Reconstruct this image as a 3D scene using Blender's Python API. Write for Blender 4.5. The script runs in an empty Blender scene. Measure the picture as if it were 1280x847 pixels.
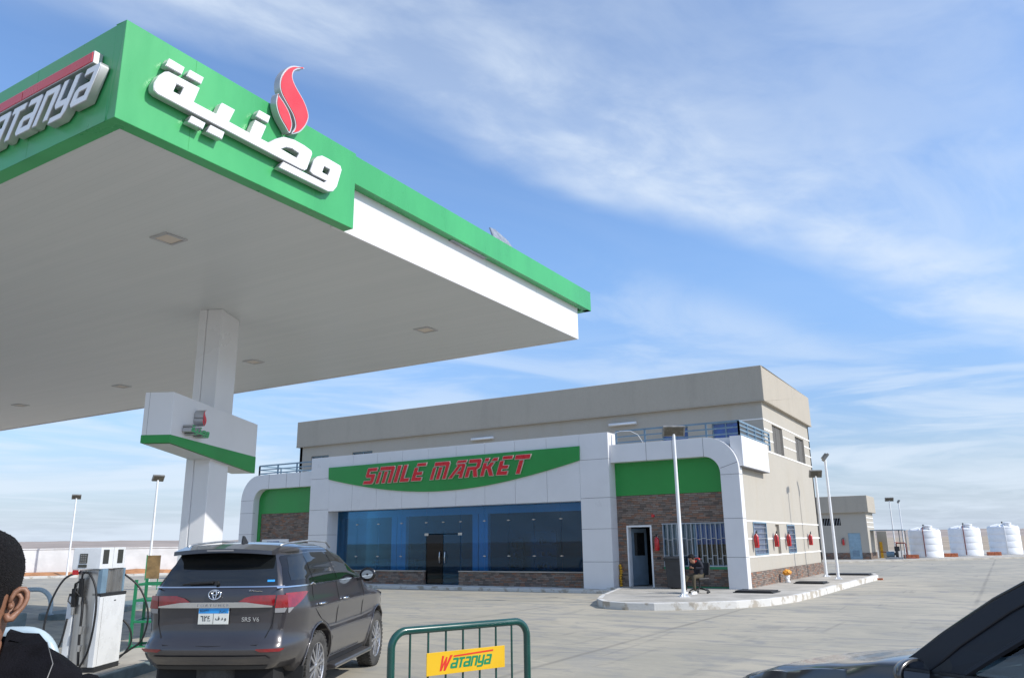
import bpy, bmesh, math, random
from mathutils import Vector, Matrix, noise
R = math.radians
random.seed(7)
S = bpy.context.scene
COL = S.collection

# ------------------------------------------------------------------ camera
def cam_axes(yaw, pit, rol):
    f = Vector((-math.sin(yaw)*math.cos(pit), math.cos(yaw)*math.cos(pit), math.sin(pit)))
    r = Vector((math.cos(yaw), math.sin(yaw), 0)); u = r.cross(f)
    return math.cos(rol)*r + math.sin(rol)*u, -math.sin(rol)*r + math.cos(rol)*u, f
cr, cu, cf = cam_axes(R(31.36), R(14.57), R(-.76))
cd = bpy.data.cameras.new('camera'); cam = bpy.data.objects.new('camera', cd); COL.objects.link(cam)
m = Matrix((cr, cu, -cf)).transposed().to_4x4(); m.translation = Vector((0, 0, 1.78))
cam.matrix_world = m
cd.sensor_width = 36; cd.lens = 975/1280*36; cd.clip_start = .05; cd.clip_end = 20000
S.camera = cam

# ------------------------------------------------------------------ light
SUN_AZ, SUN_EL = R(8), R(39)             # azimuth from +X towards +Y
sd = Vector((math.cos(SUN_AZ)*math.cos(SUN_EL), math.sin(SUN_AZ)*math.cos(SUN_EL), math.sin(SUN_EL)))
sl = bpy.data.lights.new('sun', 'SUN'); sl.energy = 3.3; sl.angle = R(.53); sl.color = (1, .955, .88)
so = bpy.data.objects.new('sun', sl); COL.objects.link(so); so.rotation_euler = sd.to_track_quat('Z', 'Y').to_euler()
S.view_settings.view_transform = 'Standard'; S.view_settings.look = 'None'
S.view_settings.gamma = 1; S.view_settings.use_curve_mapping = False
S.view_settings.exposure = .38

W = bpy.data.worlds.new('World'); S.world = W; W.use_nodes = True
nt = W.node_tree; nt.nodes.clear(); N = nt.nodes.new; K = nt.links.new
def mth(tree, op, a, b=None, c=None, clamp=False):
    n = tree.nodes.new('ShaderNodeMath'); n.operation = op; n.use_clamp = clamp
    for i, v in enumerate((a, b, c)):
        if v is None: continue
        if isinstance(v, (int, float)): n.inputs[i].default_value = v
        else: tree.links.new(v, n.inputs[i])
    return n.outputs[0]
def mrange(tree, v, a, b, c=0, d=1, kind='SMOOTHSTEP'):
    n = tree.nodes.new('ShaderNodeMapRange'); n.interpolation_type = kind
    tree.links.new(v, n.inputs[0])
    for i, q in zip((1, 2, 3, 4), (a, b, c, d)): n.inputs[i].default_value = q
    return n.outputs[0]
sky = N('ShaderNodeTexSky'); sky.sky_type = 'NISHITA'; sky.sun_disc = False
sky.sun_elevation = SUN_EL; sky.sun_rotation = math.atan2(sd.x, sd.y)
sky.altitude = 100; sky.air_density = 1.0; sky.dust_density = .6; sky.ozone_density = 2.5
tc = N('ShaderNodeTexCoord'); sx = N('ShaderNodeSeparateXYZ'); K(tc.outputs['Generated'], sx.inputs[0])
zc = mth(nt, 'ADD', mth(nt, 'MAXIMUM', sx.outputs[2], 0.0), .05)
px = mth(nt, 'DIVIDE', sx.outputs[0], zc); py = mth(nt, 'DIVIDE', sx.outputs[1], zc)
# frame of the cloud street: u across it, v along it
u0 = mth(nt, 'ADD', mth(nt, 'MULTIPLY', mth(nt, 'ADD', px, 1.0), .924), mth(nt, 'MULTIPLY', mth(nt, 'SUBTRACT', py, .78), -.382))
v0 = mth(nt, 'ADD', mth(nt, 'MULTIPLY', mth(nt, 'ADD', px, 1.0), .382), mth(nt, 'MULTIPLY', mth(nt, 'SUBTRACT', py, .78), .924))
def nz(sc, su, sv, det, rough, dist=0.0, off=0.0, a=None, b=None):
    c = N('ShaderNodeCombineXYZ')
    K(mth(nt, 'MULTIPLY', a or u0, su), c.inputs[0]); K(mth(nt, 'MULTIPLY', b or v0, sv), c.inputs[1]); c.inputs[2].default_value = off
    n = N('ShaderNodeTexNoise'); n.inputs['Scale'].default_value = sc; n.inputs['Detail'].default_value = det
    n.inputs['Roughness'].default_value = rough; n.inputs['Distortion'].default_value = dist
    K(c.outputs[0], n.inputs['Vector']); return n.outputs['Fac']
nA = nz(1.0, 2.2, 1.2, 3, .55, .4, 3.1)
u1 = mth(nt, 'ADD', u0, mth(nt, 'MULTIPLY', mth(nt, 'SUBTRACT', nA, .5), .45)); u1 = mth(nt, 'ADD', u1, .07)
band = mth(nt, 'MULTIPLY', mrange(nt, u1, -.20, .10), mrange(nt, u1, .02, .52, 1, .36))
fine = nz(1.0, 5.5, 3.4, 8, .60, .35, 8.2)
fine2 = nz(1.0, 1.9, 1.1, 5, .55, .3, 1.7)
fib = mrange(nt, mth(nt, 'ADD', mth(nt, 'MULTIPLY', fine, .40), mth(nt, 'MULTIPLY', fine2, .60)), .36, .66)
cl1 = mth(nt, 'MULTIPLY', mth(nt, 'MULTIPLY', band, mth(nt, 'ADD', mth(nt, 'MULTIPLY', fib, .60), .30)), mrange(nt, v0, .2, 2.6, 1.15, .85))
# thin veil over the rest, long low streaks near the horizon
veil = mth(nt, 'MULTIPLY', mth(nt, 'MULTIPLY', mrange(nt, nz(.9, 1.6, .8, 6, .6, .8, 5.5), .38, .72), .42), mrange(nt, mth(nt, 'ABSOLUTE', mth(nt, 'ADD', u0, .32)), .08, .42, .12, 1))
alt = N('ShaderNodeCombineXYZ')
K(mth(nt, 'MULTIPLY', mth(nt, 'ARCTAN2', sx.outputs[0], sx.outputs[1]), 2.4), alt.inputs[0]); K(mth(nt, 'MULTIPLY', sx.outputs[2], 19.0), alt.inputs[1])
ns = N('ShaderNodeTexNoise'); ns.inputs['Scale'].default_value = 1.15; ns.inputs['Detail'].default_value = 7; ns.inputs['Roughness'].default_value = .55; ns.inputs['Distortion'].default_value = .5
K(alt.outputs[0], ns.inputs['Vector'])
lowm = mth(nt, 'MULTIPLY', mrange(nt, sx.outputs[2], .30, .10), mrange(nt, ns.outputs['Fac'], .44, .60))
low = mth(nt, 'MULTIPLY', lowm, .66)
hz = mrange(nt, sx.outputs[2], .15, -.01, 0, .80)
cov = mth(nt, 'MAXIMUM', mth(nt, 'MAXIMUM', cl1, veil), low)
# sky colour: a bit more saturated than the model's
hs = N('ShaderNodeHueSaturation'); hs.inputs['Hue'].default_value = .503; hs.inputs['Saturation'].default_value = 1.10; hs.inputs['Value'].default_value = 1.84; K(sky.outputs[0], hs.inputs['Color'])
mxh = N('ShaderNodeMixRGB'); mxh.inputs[2].default_value = (4.1, 5.0, 6.4, 1); K(hz, mxh.inputs[0]); K(hs.outputs[0], mxh.inputs[1])
mx = N('ShaderNodeMixRGB'); mx.inputs[2].default_value = (6.0, 6.8, 7.8, 1); K(cov, mx.inputs[0]); K(mxh.outputs[0], mx.inputs[1])
lowk = mrange(nt, sx.outputs[2], -.02, .42, .52, 1.0, 'SMOOTHERSTEP')
mlo = N('ShaderNodeMixRGB'); mlo.blend_type = 'MULTIPLY'; mlo.inputs[0].default_value = 1.0; K(hs.outputs[0], mlo.inputs[1]); cmb = N('ShaderNodeCombineXYZ')
K(mth(nt, 'MULTIPLY', lowk, mrange(nt, sx.outputs[2], 0, .35, .98, 1.0)), cmb.inputs[0]); K(mth(nt, 'MULTIPLY', lowk, mrange(nt, sx.outputs[2], 0, .35, .98, 1.0)), cmb.inputs[1]); K(mth(nt, 'MULTIPLY', lowk, mrange(nt, sx.outputs[2], 0, .35, 1.12, 1.0)), cmb.inputs[2]); K(cmb.outputs[0], mlo.inputs[2]); K(mlo.outputs[0], mxh.inputs[1])
bg = N('ShaderNodeBackground'); bg.inputs[1].default_value = .10; K(mx.outputs[0], bg.inputs[0])
wo = N('ShaderNodeOutputWorld'); K(bg.outputs[0], wo.inputs[0])

# ------------------------------------------------------------------ materials
def mat(name, col, rough=.6, metal=0.0, var=0.0, scale=4.0, bump=0.0, bscale=None, stretch=(1, 1, 1), spec=None, coat=0.0, det=5, col2=None, thr=(.35, .65)):
    mt = bpy.data.materials.new(name); mt.use_nodes = True; t = mt.node_tree; b = t.nodes['Principled BSDF']
    b.inputs['Base Color'].default_value = (*col, 1); b.inputs['Roughness'].default_value = rough; b.inputs['Metallic'].default_value = metal
    if spec is not None: b.inputs['Specular IOR Level'].default_value = spec
    if coat: b.inputs['Coat Weight'].default_value = coat; b.inputs['Coat Roughness'].default_value = .05
    if var or bump or col2:
        c = t.nodes.new('ShaderNodeTexCoord'); mp = t.nodes.new('ShaderNodeMapping'); mp.inputs['Scale'].default_value = stretch
        t.links.new(c.outputs['Object'], mp.inputs[0])
        n = t.nodes.new('ShaderNodeTexNoise'); n.inputs['Scale'].default_value = scale; n.inputs['Detail'].default_value = det; n.inputs['Roughness'].default_value = .6
        t.links.new(mp.outputs[0], n.inputs['Vector'])
        f = mrange(t, n.outputs['Fac'], *thr)
        if var or col2:
            mi = t.nodes.new('ShaderNodeMixRGB'); t.links.new(f, mi.inputs[0])
            a = tuple(max(0, x*(1-var)) for x in col); bb = col2 or tuple(min(1, x*(1+var)) for x in col)
            mi.inputs[1].default_value = (*a, 1); mi.inputs[2].default_value = (*bb, 1)
            t.links.new(mi.outputs[0], b.inputs['Base Color'])
            rr = mrange(t, n.outputs['Fac'], .3, .7, max(0, rough-.06), min(1, rough+.06)); t.links.new(rr, b.inputs['Roughness'])
        if bump:
            n2 = t.nodes.new('ShaderNodeTexNoise'); n2.inputs['Scale'].default_value = bscale or scale*6; n2.inputs['Detail'].default_value = 4
            t.links.new(mp.outputs[0], n2.inputs['Vector'])
            bp = t.nodes.new('ShaderNodeBump'); bp.inputs['Strength'].default_value = bump; bp.inputs['Distance'].default_value = .02
            t.links.new(n2.outputs['Fac'], bp.inputs['Height']); t.links.new(bp.outputs[0], b.inputs['Normal'])
    return mt

def mat_ground():
    mt = bpy.data.materials.new('concrete_paving'); mt.use_nodes = True; t = mt.node_tree; b = t.nodes['Principled BSDF']; L = t.links.new
    g = t.nodes.new('ShaderNodeNewGeometry'); s = t.nodes.new('ShaderNodeSeparateXYZ'); L(g.outputs['Position'], s.inputs[0])
    def nse(sc, det, r=.6, st=(1, 1, 1), dist=0, rot=0):
        mp = t.nodes.new('ShaderNodeMapping'); mp.inputs['Scale'].default_value = st; mp.inputs['Rotation'].default_value = (0, 0, rot); L(g.outputs['Position'], mp.inputs[0])
        n = t.nodes.new('ShaderNodeTexNoise'); n.inputs['Scale'].default_value = sc; n.inputs['Detail'].default_value = det; n.inputs['Roughness'].default_value = r; n.inputs['Distortion'].default_value = dist
        L(mp.outputs[0], n.inputs['Vector']); return n.outputs['Fac']
    def mix(f, a, c):
        n = t.nodes.new('ShaderNodeMixRGB'); L(f, n.inputs[0])
        for i, v in ((1, a), (2, c)):
            if isinstance(v, tuple): n.inputs[i].default_value = (*v, 1)
            else: L(v, n.inputs[i])
        return n.outputs[0]
    big = nse(.16, 6, .62, (1, 1, 1), .7); med = nse(1.0, 8, .68, (.7, 1.8, 1), .9, -.55); fin = nse(22, 6, .75); str_ = nse(.8, 9, .72, (.55, 3.0, 1), 1.2, -.55)
    c = mix(mrange(t, big, .38, .62), (.34, .315, .255), (.42, .38, .30))
    c = mix(mth(t, 'MULTIPLY', mrange(t, med, .47, .64), .75), c, (.235, .235, .228)); c = mix(mth(t, 'MULTIPLY', mrange(t, nse(.34, 7, .7, (1, 1, 1), 1.5), .54, .62), .40), c, (.27, .265, .25))
    tyr = nse(1.0, 3, .5, (2.6, .16, 1), .8, .45); c = mix(mth(t, 'MULTIPLY', mth(t, 'MULTIPLY', mrange(t, tyr, .60, .66), mrange(t, nse(.22, 4), .48, .6)), .35), c, (.15, .148, .14))
    c = mix(mth(t, 'MULTIPLY', mrange(t, str_, .53, .70), .60), c, (.50, .45, .35))
    c = mix(mth(t, 'MULTIPLY', mrange(t, fin, .5, .8), .30), c, (.24, .235, .22))
    # sawn joints every 5 m, slightly wavering, sand in them
    wav = mth(t, 'MULTIPLY', mth(t, 'SUBTRACT', nse(.6, 4), .5), .06)
    def joint(v, off, per):
        q = mth(t, 'ADD', mth(t, 'ADD', v, off), wav)
        fr = mth(t, 'ABSOLUTE', mth(t, 'SUBTRACT', mth(t, 'FRACT', mth(t, 'DIVIDE', q, per)), .5))
        return mrange(t, fr, .5-.09/per, .5-.01/per)
    jx = mth(t, 'MULTIPLY', joint(s.outputs[0], .95, 5.2), .55); jy = mth(t, 'MULTIPLY', joint(s.outputs[1], 1.3, 5.2), .22)
    j = mth(t, 'MULTIPLY', mth(t, 'MAXIMUM', jx, jy), mrange(t, nse(.35, 5), .32, .6, .25, 1))
    c = mix(j, c, (.17, .16, .14))
    # oil stains
    vo = t.nodes.new('ShaderNodeTexVoronoi'); vo.inputs['Scale'].default_value = .33; L(g.outputs['Position'], vo.inputs['Vector'])
    st = mth(t, 'MULTIPLY', mth(t, 'MULTIPLY', mrange(t, vo.outputs['Distance'], .22, .03), mrange(t, nse(3, 4), .4, .6)), .62)
    c = mix(st, c, (.14, .135, .125))
    L(c, b.inputs['Base Color']); L(mrange(t, med, .3, .7, .62, .88), b.inputs['Roughness']); b.inputs['Specular IOR Level'].default_value = .35
    bp = t.nodes.new('ShaderNodeBump'); bp.inputs['Strength'].default_value = .35; bp.inputs['Distance'].default_value = .01
    L(mth(t, 'SUBTRACT', fin, mth(t, 'MULTIPLY', j, 1.5)), bp.inputs['Height']); L(bp.outputs[0], b.inputs['Normal'])
    return mt

def mat_brick():
    """thin split-face stone strips of several browns"""
    mt = bpy.data.materials.new('stone_cladding'); mt.use_nodes = True; t = mt.node_tree; b = t.nodes['Principled BSDF']; L = t.links.new
    g = t.nodes.new('ShaderNodeNewGeometry'); s = t.nodes.new('ShaderNodeSeparateXYZ'); L(g.outputs['Position'], s.inputs[0])
    c = t.nodes.new('ShaderNodeCombineXYZ'); L(mth(t, 'ADD', s.outputs[0], s.outputs[1]), c.inputs[0]); L(s.outputs[2], c.inputs[1])
    br = t.nodes.new('ShaderNodeTexBrick'); br.inputs['Scale'].default_value = 1; br.inputs['Brick Width'].default_value = .24; br.inputs['Row Height'].default_value = .062
    br.inputs['Mortar Size'].default_value = .004; br.inputs['Mortar'].default_value = (.05, .045, .04, 1); br.inputs['Bias'].default_value = 0.0
    br.inputs['Color1'].default_value = (0, 0, 0, 1); br.inputs['Color2'].default_value = (1, 1, 1, 1); br.offset = .37; br.squash = .8; br.squash_frequency = 3
    L(c.outputs[0], br.inputs['Vector'])
    rgb = t.nodes.new('ShaderNodeRGBToBW'); L(br.outputs['Color'], rgb.inputs[0])
    n = t.nodes.new('ShaderNodeTexNoise'); n.inputs['Scale'].default_value = 2.3; n.inputs['Detail'].default_value = 6; L(g.outputs['Position'], n.inputs['Vector'])
    v = mth(t, 'ADD', mth(t, 'MULTIPLY', rgb.outputs[0], .62), mth(t, 'MULTIPLY', n.outputs['Fac'], .45))
    r = t.nodes.new('ShaderNodeValToRGB'); L(v, r.inputs[0]); e = r.color_ramp.elements
    e[0].position = .12; e[0].color = (.095, .072, .058, 1); e[1].position = .95; e[1].color = (.36, .17, .10, 1)
    for p, q in ((.35, (.165, .135, .115, 1)), (.55, (.26, .21, .175, 1)), (.75, (.22, .13, .09, 1))): x = e.new(p); x.color = q
    m2 = t.nodes.new('ShaderNodeMixRGB'); L(br.outputs['Fac'], m2.inputs[0]); L(r.outputs[0], m2.inputs[1]); m2.inputs[2].default_value = (.05, .045, .04, 1)
    L(m2.outputs[0], b.inputs['Base Color']); b.inputs['Roughness'].default_value = .85
    bp = t.nodes.new('ShaderNodeBump'); bp.inputs['Strength'].default_value = .8; bp.inputs['Distance'].default_value = .02; L(mth(t, 'SUBTRACT', v, mth(t, 'MULTIPLY', br.outputs['Fac'], 1)), bp.inputs['Height']); L(bp.outputs[0], b.inputs['Normal'])
    return mt

def mat_stained(name, base, stain, streak=.35, rough=.9):
    """rendered plaster with vertical rain streaks and trowel grain"""
    mt = bpy.data.materials.new(name); mt.use_nodes = True; t = mt.node_tree; b = t.nodes['Principled BSDF']; L = t.links.new
    g = t.nodes.new('ShaderNodeNewGeometry')
    def nse(sc, st, det=7, r=.65):
        mp = t.nodes.new('ShaderNodeMapping'); mp.inputs['Scale'].default_value = st; L(g.outputs['Position'], mp.inputs[0])
        n = t.nodes.new('ShaderNodeTexNoise'); n.inputs['Scale'].default_value = sc; n.inputs['Detail'].default_value = det; n.inputs['Roughness'].default_value = r; L(mp.outputs[0], n.inputs['Vector']); return n.outputs['Fac']
    a = nse(1.6, (1, 1, .16)); c = nse(.5, (1, 1, 1)); d = nse(30, (1, 1, .35), 3)
    m1 = t.nodes.new('ShaderNodeMixRGB'); L(mth(t, 'MULTIPLY', mrange(t, a, .48, .72), streak), m1.inputs[0]); m1.inputs[1].default_value = (*base, 1); m1.inputs[2].default_value = (*stain, 1)
    m2 = t.nodes.new('ShaderNodeMixRGB'); L(mth(t, 'MULTIPLY', mrange(t, c, .4, .7), .25), m2.inputs[0]); L(m1.outputs[0], m2.inputs[1]); m2.inputs[2].default_value = tuple(x*1.13 for x in base)+(1,)
    m3 = t.nodes.new('ShaderNodeMixRGB'); L(mth(t, 'MULTIPLY', mrange(t, d, .4, .75), .22), m3.inputs[0]); L(m2.outputs[0], m3.inputs[1]); m3.inputs[2].default_value = tuple(x*.7 for x in base)+(1,)
    L(m3.outputs[0], b.inputs['Base Color']); b.inputs['Roughness'].default_value = rough
    bp = t.nodes.new('ShaderNodeBump'); bp.inputs['Strength'].default_value = .5; bp.inputs['Distance'].default_value = .008; L(d, bp.inputs['Height']); L(bp.outputs[0], b.inputs['Normal'])
    return mt

def mat_glass(name, tint, gloss_mult=1.0, rough=.02):
    mt = bpy.data.materials.new(name); mt.use_nodes = True; t = mt.node_tree; t.nodes.clear()
    tr = t.nodes.new('ShaderNodeBsdfTransparent'); tr.inputs[0].default_value = (*tint, 1)
    gl = t.nodes.new('ShaderNodeBsdfGlossy'); gl.inputs['Roughness'].default_value = rough; gl.inputs[0].default_value = (.9, .95, 1, 1)
    fr = t.nodes.new('ShaderNodeFresnel'); fr.inputs[0].default_value = 1.5
    mi = t.nodes.new('ShaderNodeMixShader'); t.links.new(mth(t, 'MULTIPLY', fr.outputs[0], gloss_mult, clamp=True), mi.inputs[0])
    t.links.new(tr.outputs[0], mi.inputs[1]); t.links.new(gl.outputs[0], mi.inputs[2])
    o = t.nodes.new('ShaderNodeOutputMaterial'); t.links.new(mi.outputs[0], o.inputs[0]); return mt

def mat_paint(name, col, dustk=.45, cr=.03):
    """car paint with dust"""
    mt = mat(name, col, .32, .35, coat=1.0); t = mt.node_tree; b = t.nodes['Principled BSDF']; L = t.links.new
    c = t.nodes.new('ShaderNodeTexCoord'); s = t.nodes.new('ShaderNodeSeparateXYZ'); L(c.outputs['Object'], s.inputs[0])
    n = t.nodes.new('ShaderNodeTexNoise'); n.inputs['Scale'].default_value = 3; n.inputs['Detail'].default_value = 7; L(c.outputs['Object'], n.inputs['Vector'])
    dust = mth(t, 'MULTIPLY', mth(t, 'ADD', mrange(t, s.outputs[2], .9, .30), .06), mrange(t, n.outputs['Fac'], .25, .75, .25*dustk, .62*dustk))
    mi = t.nodes.new('ShaderNodeMixRGB'); L(dust, mi.inputs[0]); mi.inputs[1].default_value = (*col, 1); mi.inputs[2].default_value = (.26, .24, .21, 1); L(mi.outputs[0], b.inputs['Base Color'])
    L(mrange(t, dust, 0, .6, .28, .6), b.inputs['Roughness']); L(mrange(t, dust, 0, .6, cr, .4), b.inputs['Coat Roughness'])
    return mt

M = dict(
 ground=mat_ground(), brick=mat_brick(),
 desert=mat('desert_sand', (.36, .29, .21), .95, var=.16, scale=.02, bump=.3, bscale=2),
 hills=mat('desert_hills', (.33, .275, .235), .95, var=.12, scale=.004),
 orange_earth=mat('orange_earth', (.42, .20, .09), .95, var=.2, scale=1.5, bump=.6),
 plaster=mat_stained('beige_plaster', (.43, .40, .345), (.40, .34, .25), .32),
 band=mat_stained('combed_plaster', (.42, .38, .315), (.33, .30, .25), .35),
 wplaster=mat('white_joint_paint', (.82, .81, .78), .8),
 whitewall=mat('whitewashed_block', (.72, .73, .73), .9, var=.07, scale=1.2),
 panel=mat('white_composite_panel', (.72, .72, .73), .33, var=.025, scale=.7),
 panelb=mat('panel_joint', (.16, .16, .17), .7),
 ceil=None,
 green=mat('green_composite_panel', (.055, .37, .125), .30, var=.08, scale=.8, stretch=(1, 1, .3)),
 green_pl=mat('green_facade_panel', (.018, .27, .05), .36, var=.06, scale=.5),
 letter_w=mat('white_acrylic', (.84, .85, .86), .25, var=.02),
 letter_side=mat('letter_return_metal', (.50, .50, .51), .4, .5),
 red_a=mat('red_acrylic', (.66, .012, .022), .3, var=.05),
 red_face=mat('coral_red_acrylic', (.68, .045, .06), .3, var=.05),
 red_edge=mat('letter_edge_cream', (.66, .58, .50), .5),
 steel_b=mat('blue_grey_painted_steel', (.16, .25, .33), .4, var=.1),
 steel_w=mat('white_painted_steel', (.78, .79, .80), .38, var=.04, scale=3),
 galv=mat('galvanised_steel', (.38, .40, .42), .4, .7, var=.15, scale=8),
 ss=mat('brushed_stainless', (.50, .49, .47), .32, .85, var=.08, scale=14, stretch=(1, 1, .1)),
 dark=mat('dark_plastic', (.022, .023, .025), .5, var=.15),
 black=mat('black_rubber', (.014, .014, .015), .55, var=.2, scale=9),
 tyre=mat('dusty_tyre_rubber', (.045, .043, .04), .85, var=.35, scale=7, bump=.2),
 shade_black=mat('dark_interior', (.012, .012, .013), .9),  # near-black for seams and hidden parts; shade painted into openings
 floodh=mat('flood_light_housing', (.24, .235, .22), .5, .3, var=.2, scale=6),
 kerb=mat('kerb_whitewash', (.62, .61, .58), .85, col2=(.40, .36, .30), scale=2.2, thr=(.5, .62), bump=.4, bscale=20),
 walk=mat('sidewalk_concrete', (.40, .375, .33), .88, var=.16, scale=1.3, bump=.3, bscale=30),
 kerbblue=mat('island_kerb_paint', (.16, .21, .22), .7, var=.2, scale=3),
 hoop=mat('pale_blue_steel_paint', (.42, .52, .58), .28, var=.05),
 paint=mat_paint('metallic_grey_paint', (.036, .033, .038)),
 paint2=mat_paint('dark_blue_grey_paint', (.030, .031, .034), 1.1, .14),
 glass_suv=mat('dark_tinted_glass', (.010, .012, .013), .03, spec=.9),
 glass_front=mat_glass('green_tinted_car_glass', (.40, .52, .46), 1.5),
 glass_clear=mat_glass('clear_car_glass', (.80, .88, .86), 1.2),
 glass_shop=mat_glass('blue_shop_glass', (.30, .66, .88), .85, .015),
 glass_door=mat_glass('doorway_dark_glass', (.06, .10, .17), .8, .015),  # left door tint darkened to read as a black open doorway
 glass_win=mat('blue_window_glass', (.02, .07, .28), .08, var=.2, spec=.8),
 gloss=mat('gloss_black_trim', (.008, .008, .009), .08, spec=.6, var=.1),
 chrome=mat('chrome_trim', (.72, .73, .75), .14, 1.0, var=.03),
 alloy=mat('machined_alloy', (.46, .46, .47), .3, .8, var=.12, scale=9),
 alloyd=mat('dark_alloy', (.05, .05, .055), .5, .5),
 lens_r=mat('red_tail_lens', (.22, .004, .009), .1, spec=.7, coat=.8, var=.2, scale=9),
 flens=mat('flood_lamp_glass', (.10, .09, .07), .25, var=.2),
 pillar=mat('dark_pillar_paint', (.012, .014, .021), .42, spec=.35),
 lens_w=mat('clear_lamp_lens', (.30, .30, .31), .12, .3, coat=.6),
 plate_w=mat('number_plate_white', (.72, .72, .66), .5, var=.05),
 plate_b=mat('number_plate_blue', (.03, .30, .70), .5, var=.05),
 ink=mat('black_ink', (.02, .02, .02), .6),
 bgreen=mat('dark_green_enamel', (.008, .062, .050), .25, var=.08, coat=.4),
 rackgreen=mat('green_rack_enamel', (.015, .20, .085), .4, var=.1),
 yellow=mat('yellow_sign_sheet', (.66, .40, .015), .35, var=.05, scale=3),
 s_red=mat('sign_red', (.62, .04, .02), .4), s_green=mat('sign_green', (.01, .22, .09), .4),
 ext=mat('extinguisher_red', (.52, .012, .018), .3, coat=.4, var=.1),
 tank=mat('white_polyethylene', (.80, .81, .82), .42, var=.035, scale=1.5, bump=.1, bscale=3),
 rust=mat('rusty_pipe', (.20, .045, .03), .7, var=.3, scale=8),
 pallet=mat('red_brick_pile', (.42, .13, .06), .9, var=.25, scale=6, bump=.5),
 orange=mat('orange_cover', (.72, .30, .03), .6, var=.2, scale=12),
 bin=mat('charcoal_bin_plastic', (.030, .032, .036), .55, var=.15),
 skin=mat('skin', (.235, .115, .070), .5, var=.10, scale=14, bump=.08, bscale=160),
 skin2=mat('skin_light', (.35, .19, .125), .5, var=.08, scale=12),
 hair=mat('short_black_hair', (.011, .0095, .010), .75, var=.6, scale=220, bump=.8, bscale=420, spec=.2),
 suit=mat('black_suit_cloth', (.006, .006, .008), .9, var=.25, scale=30, bump=.3, bscale=300, spec=.12),
 shirt=mat('grey_shirt_cloth', (.20, .20, .21), .9, var=.1),
 khaki=mat('olive_trousers', (.075, .062, .038), .9, var=.2, scale=9),
 navy=mat('navy_jacket', (.010, .012, .022), .8, var=.25, scale=9),
 redcl=mat('red_hood_cloth', (.48, .03, .02), .85, var=.15),
 white=mat('white_plastic', (.78, .79, .80), .4, var=.03),
 disp=mat('dispenser_white_enamel', (.72, .74, .75), .28, var=.06, scale=2, coat=.3),
 lcd=mat('lcd_screen', (.055, .06, .055), .12),
 curtain=mat('blue_curtain', (.02, .11, .55), .8, var=.3, scale=6, stretch=(4, 4, .2)),
 greyfab=mat('grey_blue_curtain', (.20, .25, .38), .8, var=.35, scale=6, stretch=(4, 4, .2)),
 louvre=mat('grey_louvre_metal', (.20, .19, .175), .6, var=.1),
 leafpaint=mat('shade_darkened_door_paint', (.11, .16, .21), .5, var=.08), bargrey=mat('pale_grey_bar_paint', (.40, .43, .47), .5, var=.05), bluedoor=mat('pale_blue_door_paint', (.25, .38, .47), .45, var=.08),  # leafpaint: door colour darkened for the shade inside the opening
 wood=mat('brown_wood', (.13, .055, .025), .6, var=.25, scale=4, stretch=(1, 1, 6)),
 yfoam=mat('yellow_expanding_foam', (.66, .36, .03), .9, var=.2, scale=9, bump=.7),
 tan=mat('tan_sheet', (.17, .11, .045), .7, var=.3, scale=3),  # board colour darkened to show its side in shade
 dash=mat('dashboard_plastic', (.11, .17, .22), .45, var=.2),  # bluish lift stands for sky light on the dashboard, put into the colour
 mirror=mat('mirror_glass', (.8, .82, .85), .02, 1.0),
 fl=mat('fluorescent_tube', (.85, .87, .88), .3),
 acid=mat('interior_paint', (.82, .85, .88), .6),
 shelf=mat('fridge_cabinet', (.15, .16, .18), .5),
 floor_in=mat('floor_tile', (.40, .41, .43), .35, var=.1),
)
def mat_ceiling():
    mt = bpy.data.materials.new('canopy_ceiling_strip'); mt.use_nodes = True; t = mt.node_tree; b = t.nodes['Principled BSDF']; L = t.links.new
    g = t.nodes.new('ShaderNodeNewGeometry'); s = t.nodes.new('ShaderNodeSeparateXYZ'); L(g.outputs['Position'], s.inputs[0])
    fr = mth(t, 'ABSOLUTE', mth(t, 'SUBTRACT', mth(t, 'FRACT', mth(t, 'DIVIDE', s.outputs[1], .10)), .5))
    j = mrange(t, fr, .44, .5)
    mp = t.nodes.new('ShaderNodeMapping'); mp.inputs['Scale'].default_value = (.5, 9, 1); L(g.outputs['Position'], mp.inputs[0])
    n = t.nodes.new('ShaderNodeTexNoise'); n.inputs['Scale'].default_value = .6; n.inputs['Detail'].default_value = 4; L(mp.outputs[0], n.inputs['Vector'])
    m1 = t.nodes.new('ShaderNodeMixRGB'); L(mrange(t, n.outputs['Fac'], .3, .7), m1.inputs[0]); m1.inputs[1].default_value = (.60, .625, .63, 1); m1.inputs[2].default_value = (.63, .65, .655, 1)
    m2 = t.nodes.new('ShaderNodeMixRGB'); L(mth(t, 'MULTIPLY', j, .14), m2.inputs[0]); L(m1.outputs[0], m2.inputs[1]); m2.inputs[2].default_value = (.26, .30, .29, 1)
    L(m2.outputs[0], b.inputs['Base Color']); b.inputs['Roughness'].default_value = .38
    bp = t.nodes.new('ShaderNodeBump'); bp.inputs['Strength'].default_value = .15; bp.inputs['Distance'].default_value = .01; bp.invert = True; L(j, bp.inputs['Height']); L(bp.outputs[0], b.inputs['Normal'])
    return mt
M['ceil'] = mat_ceiling()

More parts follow.
